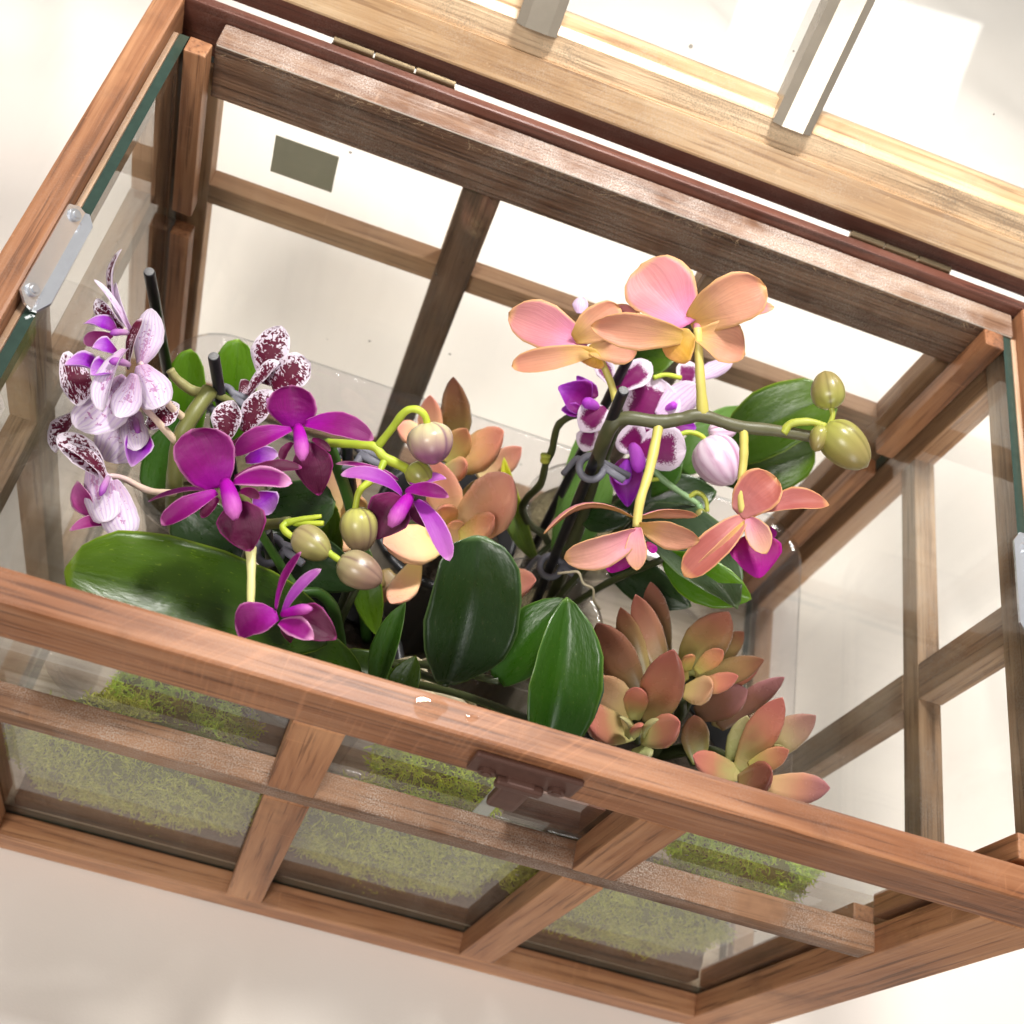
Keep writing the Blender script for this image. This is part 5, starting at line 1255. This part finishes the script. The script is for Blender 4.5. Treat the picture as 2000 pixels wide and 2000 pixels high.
# ------------------------------------------------------------------ stems
def stem_mat(name, a, b, rough=0.45):
    t = NT(name)
    tc = t.n('ShaderNodeTexCoord')
    n = t.noise(tc.outputs['Object'], 160, 4, 0.6)
    uv = t.n('ShaderNodeUVMap'); sp = t.n('ShaderNodeSeparateXYZ'); t.link(uv.outputs[0], sp.inputs[0])
    k = t.math('ADD', t.math('MULTIPLY', n, 0.5), t.math('MULTIPLY', sp.outputs[0], 0.5))
    c = t.mix(k, a, b)
    return t.done(t.pbsdf(c, rough, t.bump(n, 0.2, 0.0006), 0.45, 0, 0.15))
SM = {'olive': stem_mat('olive_stem', c_(120, 122, 62), c_(92, 92, 58)), 'olivelight': stem_mat('olive_node', c_(170, 160, 110), c_(130, 132, 70)),
      'pinkstalk': stem_mat('pink_pedicel', c_(226, 190, 206), c_(226, 206, 160)), 'lime': stem_mat('lime_stem', c_(150, 176, 50), c_(196, 206, 66)),
      'lime2': stem_mat('lime_pedicel', c_(150, 160, 50), c_(178, 180, 80)), 'dgreen': stem_mat('green_stem', c_(70, 112, 40), c_(44, 80, 24)),
      'cream': stem_mat('cream_pedicel', c_(226, 220, 160), c_(210, 206, 130)), 'stemdark': stem_mat('dark_peduncle', c_(60, 70, 40), c_(98, 92, 66)),
      'stemdark2': stem_mat('dark_spike', c_(70, 76, 40), c_(48, 56, 32)), 'yellowstalk': stem_mat('yellow_pedicel', c_(176, 170, 70), c_(218, 200, 120)),
      'palegreen': stem_mat('pale_green_spike', c_(120, 160, 110), c_(150, 180, 130)), 'root': stem_mat('white_root', c_(206, 196, 170), c_(180, 166, 130))}
for (plant, nm, style, pts, r0, r1) in TUBES:
    tube_obj(nm, pts, r0, r1, SM[style], PLANT[plant], 10, 7)

# ------------------------------------------------------------------ buds
def bud_mat(name, a, b, line, lk=0.42):
    t = NT(name)
    uv = t.n('ShaderNodeUVMap'); sp = t.n('ShaderNodeSeparateXYZ'); t.link(uv.outputs[0], sp.inputs[0])
    u, v = sp.outputs[0], sp.outputs[1]
    c = t.ramp(u, [(0.05, a), (0.75, b)])
    s = t.math('SINE', t.math('MULTIPLY', v, 6.2832 * 11))
    cb = t.n('ShaderNodeCombineXYZ'); t.link(t.math('MULTIPLY', u, 2), cb.inputs[0]); t.link(t.math('MULTIPLY', v, 24), cb.inputs[1])
    n = t.noise(cb.outputs[0], 2.0, 3, 0.5)
    k = t.math('MULTIPLY', t.math('ADD', t.math('MULTIPLY', s, 0.5), 0.5), n)
    c = t.mix(t.math('MULTIPLY', k, lk), c, line)
    seam = t.math('POWER', t.math('ADD', t.math('MULTIPLY', t.math('COSINE', t.math('MULTIPLY', v, 6.2832 * 3)), 0.5), 0.5), 60)
    c = t.mix(t.math('MULTIPLY', seam, 0.7), c, line)
    return t.done(t.pbsdf(c, 0.3, None, 0.45, 0, 0.1))
BM_ = {'rose': bud_mat('rose_bud', c_(206, 196, 150), c_(144, 92, 118), c_(112, 70, 100)), 'rose2': bud_mat('dusky_bud', c_(170, 160, 116), c_(144, 116, 100), c_(110, 84, 76)),
       'olivebud': bud_mat('olive_bud', c_(170, 176, 80), c_(140, 136, 66), c_(120, 110, 60)), 'rosegreen': bud_mat('green_rose_bud', c_(190, 190, 100), c_(144, 122, 96), c_(110, 86, 74)),
       'rosegreen2': bud_mat('green_tan_bud', c_(166, 150, 110), c_(156, 150, 90), c_(130, 112, 80)), 'greenbud': bud_mat('green_bud', c_(150, 150, 72), c_(140, 126, 76), c_(110, 100, 52)),
       'stripe': bud_mat('striped_pale_bud', c_(236, 220, 232), c_(222, 194, 214), c_(168, 110, 146), 0.95)}
for (plant, B_, T_, w_, style) in BUDS:
    B_, T_ = Vector(B_), Vector(T_)
    ax = (T_ - B_); ln = ax.length; ax.normalize()
    s1 = ax.cross(Vector((0.2, -0.5, 0.7))).normalized(); s2 = ax.cross(s1)
    v, f, uvs = [], [], []
    nr, ns = 15, 24
    ph0 = random.uniform(0, 6.28)
    for i in range(nr):
        u = i / (nr - 1)
        r = 0.5 * w_ * max(0.02, 1 - abs(2 * min(0.995, u * 0.97 + 0.03) - 1) ** 2.2) ** 0.55 * (1.10 - 0.28 * u)
        if i == nr - 1: r = 0.02 * w_
        for j in range(ns):
            a = 2 * math.pi * j / ns
            seam = 1 - 0.06 * max(0, math.cos(3 * a)) ** 14 + 0.03 * math.cos(2 * a + ph0)
            v.append(B_ + ax * (ln * u) + (s1 * math.cos(a) + s2 * math.sin(a)) * (r * seam)); uvs.append((u, j / ns))
    for i in range(nr - 1):
        for j in range(ns):
            q = (j + 1) % ns
            f.append((i * ns + j, i * ns + q, (i + 1) * ns + q, (i + 1) * ns + j))
    f.append(tuple(reversed(range(ns)))); f.append(tuple(range((nr - 1) * ns, nr * ns)))
    mesh_obj('bud', v, f, BM_[style], PLANT[plant], True, None, uvs)

# ------------------------------------------------------------------ succulents
def succ_mat(name, base, mid, tip, val=0.86):
    t = NT(name)
    uv = t.n('ShaderNodeUVMap'); sp = t.n('ShaderNodeSeparateXYZ'); t.link(uv.outputs[0], sp.inputs[0])
    u = sp.outputs[0]
    oi = t.n('ShaderNodeObjectInfo')
    tc = t.n('ShaderNodeTexCoord')
    n = t.noise(tc.outputs['Object'], 55, 4, 0.6)
    n2 = t.noise(tc.outputs['Object'], 900, 3, 0.6)
    k = t.math('ADD', u, t.math('MULTIPLY', t.math('SUBTRACT', n, 0.5), 0.55))
    c = t.ramp(k, [(0.08, base), (0.50, mid), (0.93, tip)])
    c = t.mix(t.math('MULTIPLY', t.ramp(n2, [(0.62, (0, 0, 0)), (0.75, (1, 1, 1))]), 0.18), c, tip)
    hs = t.n('ShaderNodeHueSaturation'); t.link(c, hs.inputs['Color'])
    hs.inputs['Saturation'].default_value = 0.88
    t.link(t.math('ADD', t.math('MULTIPLY', oi.outputs['Random'], 0.26), val), hs.inputs['Value'])
    return t.done(t.pbsdf(hs.outputs[0], t.math('ADD', 0.16, t.math('MULTIPLY', n, 0.2)), t.bump(n, 0.15, 0.001), 0.55))
SU = {'olive': succ_mat('succ_olive', c_(178, 166, 84), c_(150, 120, 66), c_(124, 70, 46)), 'pink': succ_mat('succ_pink', c_(238, 206, 136), c_(232, 168, 124), c_(214, 126, 106), 0.98),
      'orange': succ_mat('succ_orange', c_(196, 186, 84), c_(216, 158, 92), c_(206, 116, 84), 0.86), 'yellow': succ_mat('succ_yellow', c_(196, 184, 84), c_(214, 172, 84), c_(212, 132, 80)),
      'peach': succ_mat('succ_peach', c_(240, 212, 122), c_(240, 188, 134), c_(226, 150, 116), 0.98), 'brown': succ_mat('succ_brown', c_(142, 118, 62), c_(146, 98, 64), c_(142, 80, 62)),
      'rust': succ_mat('succ_rust', c_(150, 124, 62), c_(150, 90, 56), c_(150, 72, 56)), 'rustpale': succ_mat('succ_rust_pale', c_(150, 134, 72), c_(164, 110, 76), c_(164, 90, 70)),
      'salmon': succ_mat('succ_salmon', c_(180, 178, 100), c_(190, 116, 80), c_(194, 98, 82)), 'tan': succ_mat('succ_tan', c_(190, 166, 90), c_(196, 156, 104), c_(188, 132, 90)),
      'lime': succ_mat('succ_lime', c_(176, 184, 100), c_(186, 190, 118), c_(186, 180, 120)), 'rustolive': succ_mat('succ_rust_olive', c_(166, 168, 78), c_(152, 120, 66), c_(146, 84, 60)),
      'rustpurple': succ_mat('succ_rust_purple', c_(126, 88, 60), c_(146, 92, 72), c_(184, 120, 124)), 'olivepale': succ_mat('succ_olive_pale', c_(176, 166, 96), c_(180, 160, 116), c_(164, 116, 104)),
      'peachpurple': succ_mat('succ_peach_purple', c_(226, 178, 118), c_(212, 140, 104), c_(178, 108, 112))}
SPROF = [.46, .60, .88, 1, .83, .50, .20, .01]
def sprof(s):
    for i in range(7):
        if s <= SS[i + 1]:
            t = (s - SS[i]) / (SS[i + 1] - SS[i])
            return SPROF[i] + (SPROF[i + 1] - SPROF[i]) * t
    return SPROF[-1]
for (plant, B_, T_, w_, N_, bend, style) in SUCC:
    B_, T_, N_ = Vector(B_), Vector(T_), Vector(N_)
    L = T_ - B_; ln = L.length; Ld = L / ln
    S = Ld.cross(N_).normalized(); Nn = S.cross(Ld)
    if Nn.dot(N_) < 0: Nn = -Nn
    v, f, uvs = [], [], []
    ns = 16
    for i, s in enumerate(USAMP):
        hw = 0.5 * w_ * sprof(s)
        c = B_ + L * s + Nn * (bend * ln * 4 * s * (1 - s) * -1.0 + 0.16 * ln * s * s)
        for j in range(ns):
            a = 2 * math.pi * j / ns
            ca, sa = math.cos(a), math.sin(a)
            x = math.copysign(abs(ca) ** 0.85, ca) * hw
            y = (sa * (0.26 if sa > 0 else 0.62)) * hw * (1.0 + 0.1 * math.sin(3 * s))
            if sa > 0: y -= 0.14 * hw * (1 - abs(ca)) ** 2
            v.append(c + S * x + Nn * y); uvs.append((s, j / ns))
    nr = len(USAMP)
    for i in range(nr - 1):
        for j in range(ns):
            q = (j + 1) % ns
            f.append((i * ns + j, i * ns + q, (i + 1) * ns + q, (i + 1) * ns + j))
    f.append(tuple(reversed(range(ns)))); f.append(tuple(range((nr - 1) * ns, nr * ns)))
    mesh_obj('leaf', v, f, SU[style], PLANT[plant], True, None, uvs)

# ------------------------------------------------------------------ pots and crowns
def pot(plant, r0, r1, h, mat, soil, clear=False):
    root = PLANT[plant]
    cx, cy, z0 = root.location
    n = 40
    def ring(r, z): return [(cx + r * math.cos(2 * math.pi * k / n), cy + r * math.sin(2 * math.pi * k / n), z) for k in range(n)]
    v, f = loft([ring(r0 * 0.9, z0), ring(r0, z0 + 0.003), ring(r1, z0 + h - 0.006), ring(r1 + 0.0025, z0 + h - 0.005), ring(r1 + 0.0025, z0 + h),
                 ring(r1 - 0.001, z0 + h), ring(r0 - 0.001, z0 + 0.004), ring(r0 * 0.5, z0 + 0.0015)])
    p = mesh_obj('pot', v, f, mat, root, True)
    # substrate
    vv, ff = [], []
    zs = z0 + h - 0.014
    rs = r0 + (r1 - r0) * 0.85 - 0.0015
    rings = []
    for k, (rr, zz) in enumerate(((r0 * 0.93, z0 + 0.005), (rs, zs - 0.004), (rs * 0.8, zs + 0.002), (rs * 0.5, zs + 0.004), (rs * 0.15, zs + 0.004))):
        rings.append([(x + random.uniform(-.0012, .0012) * (k > 1), y + random.uniform(-.0012, .0012) * (k > 1), z + random.uniform(-.0025, .0025) * (k > 0)) for x, y, z in ring(rr, zz)])
    vv, ff = loft(rings)
    mesh_obj('substrate', vv, ff, soil, root, True)
    return (cx, cy, zs)
def crown(plant, base, targets, r, mat, name='crown'):
    for t_ in targets:
        b = Vector(base); e = Vector(t_)
        mid = b.lerp(e, 0.5) + Vector((0, 0, 0.012))
        tube_obj(name, [b - Vector((0, 0, 0.004)), mid, e], r, r * 0.8, mat, PLANT[plant], 8, 6)
for plant, r0, r1, h, mt, so in (('magenta', .026, .033, .125, BLACKPOT, SOIL), ('spotted', .026, .033, .100, POTCLEAR, BARK), ('peach', .026, .033, .105, POTCLEAR, BARK),
                                 ('harlequin', .026, .033, .095, POTCLEAR, BARK), ('rear', .028, .035, .105, BLACKPOT, SOIL), ('front', .028, .036, .125, BLACKPOT, SOIL)):
    b = pot(plant, r0, r1, h, mt, so)
    if plant in ('rear', 'front'):
        ls = [s for s in SUCC if s[0] == plant]
        picks = ls[::4]
        crown(plant, b, [Vector(s[1]) - (Vector(s[1]) - Vector(b)).normalized() * 0.008 for s in picks], 0.0026, SM['stemdark2'], 'stem')
    else:
        ls = [l for l in LEAVES if l[0] == plant]
        crown(plant, b, [l[1] for l in ls], 0.0019, SM['stemdark2'])
# roots over the pot rim of the front orchid
for k in range(9):
    a = k * 0.75
    cx, cy, z0 = PLANT['magenta'].location
    cx += 0.045; cy -= 0.012
    p0 = Vector((cx, cy, 0.170)); p1 = p0 + Vector((0.014 * math.cos(a), 0.012 * math.sin(a), 0.006)); p2 = p0 + Vector((0.026 * math.cos(a + .3), 0.020 * math.sin(a + .3), -0.018))
    tube_obj('root', [p0, p1, p2], 0.0017, 0.0012, SM['root'], PLANT['magenta'], 8, 6)

# ------------------------------------------------------------------ stakes
for (label, top, low, clips) in STAKES:
    top, low = Vector(top), Vector(low)
    d = (low - top).normalized()
    foot = top + d * ((top.z - 0.085) / -d.z) if d.z < -0.2 else low
    st = empty('plant_stake', tuple(foot), label, 'plant stake', 'black plant stakes')
    n = 12
    v, f, u = tube_geo([top, top + d * 0.0008] + [top.lerp(foot, k / 6) for k in range(1, 7)], [0.0019, 0.00225] + [0.00228] * 6, n)
    mi = [0] * len(f)
    mi[-2] = 1
    mesh_obj('rod', v, f, [BLACKP, CUTEND], st, True, mi)
    for q in clips:
        p = top + d * ((low - top).length * q)
        s1 = d.cross(Vector((0.2, 0.9, 0.1))).normalized(); s2 = d.cross(s1)
        ring = []
        for k in range(27):
            a = -0.5 + 5.9 * k / 26
            ring.append(p + (s1 * math.cos(a) + s2 * math.sin(a)) * 0.0050 + d * (0.0015 * math.sin(a)))
        ring = [ring[0] + s1 * 0.010 + s2 * 0.002] + ring + [ring[-1] + s1 * 0.012 - s2 * 0.004 + d * 0.006]
        v, f, u = tube_geo(ring, 0.0016, 8)
        cl = mesh_obj('clip', v, f, GREYP, st, True)
        v, f, u = tube_geo(catmull([p - s1 * 0.004 + d * 0.004, p - s1 * 0.007 - s2 * 0.003 + d * 0.002, p - s1 * 0.010 + d * 0.012], 6), 0.0013, 8)
        mesh_obj('clip_tail', v, f, GREYP, cl, True)

# ------------------------------------------------------------------ small things
bm = bmesh.new()
box_bm(bm, (0.2290, 0.0300, 0.060), (0.2360, 0.0307, 0.192), 0.0003, 1)
tagp = finish_bm('plant_tag', bm, WHITEP)
tag(tagp, 'narrow white plastic plant tag stuck upright behind the front latch', 'plant tag')
t = NT('water')
tr_ = t.n('ShaderNodeBsdfTransparent'); tr_.inputs[0].default_value = (0.965, 0.89, 0.81, 1)
gl_ = t.n('ShaderNodeBsdfGlossy'); gl_.inputs['Roughness'].default_value = 0.03
lw_ = t.n('ShaderNodeLayerWeight'); lw_.inputs[0].default_value = 0.5
mx_ = t.n('ShaderNodeMixShader')
t.link(t.math('ADD', 0.025, t.math('MULTIPLY', t.math('POWER', lw_.outputs['Facing'], 5.0), 0.9)), mx_.inputs[0]); t.link(tr_.outputs[0], mx_.inputs[1]); t.link(gl_.outputs[0], mx_.inputs[2])
WATER = t.done(mx_.outputs[0])
def drop(x, y, rx, ry, h, label):
    v, f = [], []
    n = 28
    for k, (r, z) in enumerate(((1, 0), (0.93, 0.45), (0.75, 0.8), (0.45, 0.96), (0.12, 1.0))):
        for j in range(n):
            a = 2 * math.pi * j / n
            w_ = 1 + 0.16 * math.sin(2 * a + x * 99) + 0.10 * math.sin(3 * a)
            v.append((x + rx * r * w_ * math.cos(a), y + ry * r * w_ * math.sin(a), H + 0.0002 + h * z))
    for k in range(4):
        for j in range(n):
            q = (j + 1) % n
            f.append((k * n + j, k * n + q, (k + 1) * n + q, (k + 1) * n + j))
    f.append(tuple(range(4 * n, 5 * n)))
    o = mesh_obj('water_drop', v, f, WATER, None, True)
    tag(o, label, 'water drop', 'water drops on the front rail')
drop(0.1800, 0.0062, 0.0060, 0.0038, 0.00014, 'wide shallow water drop on the front rail, the larger and left one')
drop(0.1935, 0.0068, 0.0020, 0.0014, 0.0002, 'tiny water drop on the front rail, the smaller and right one')
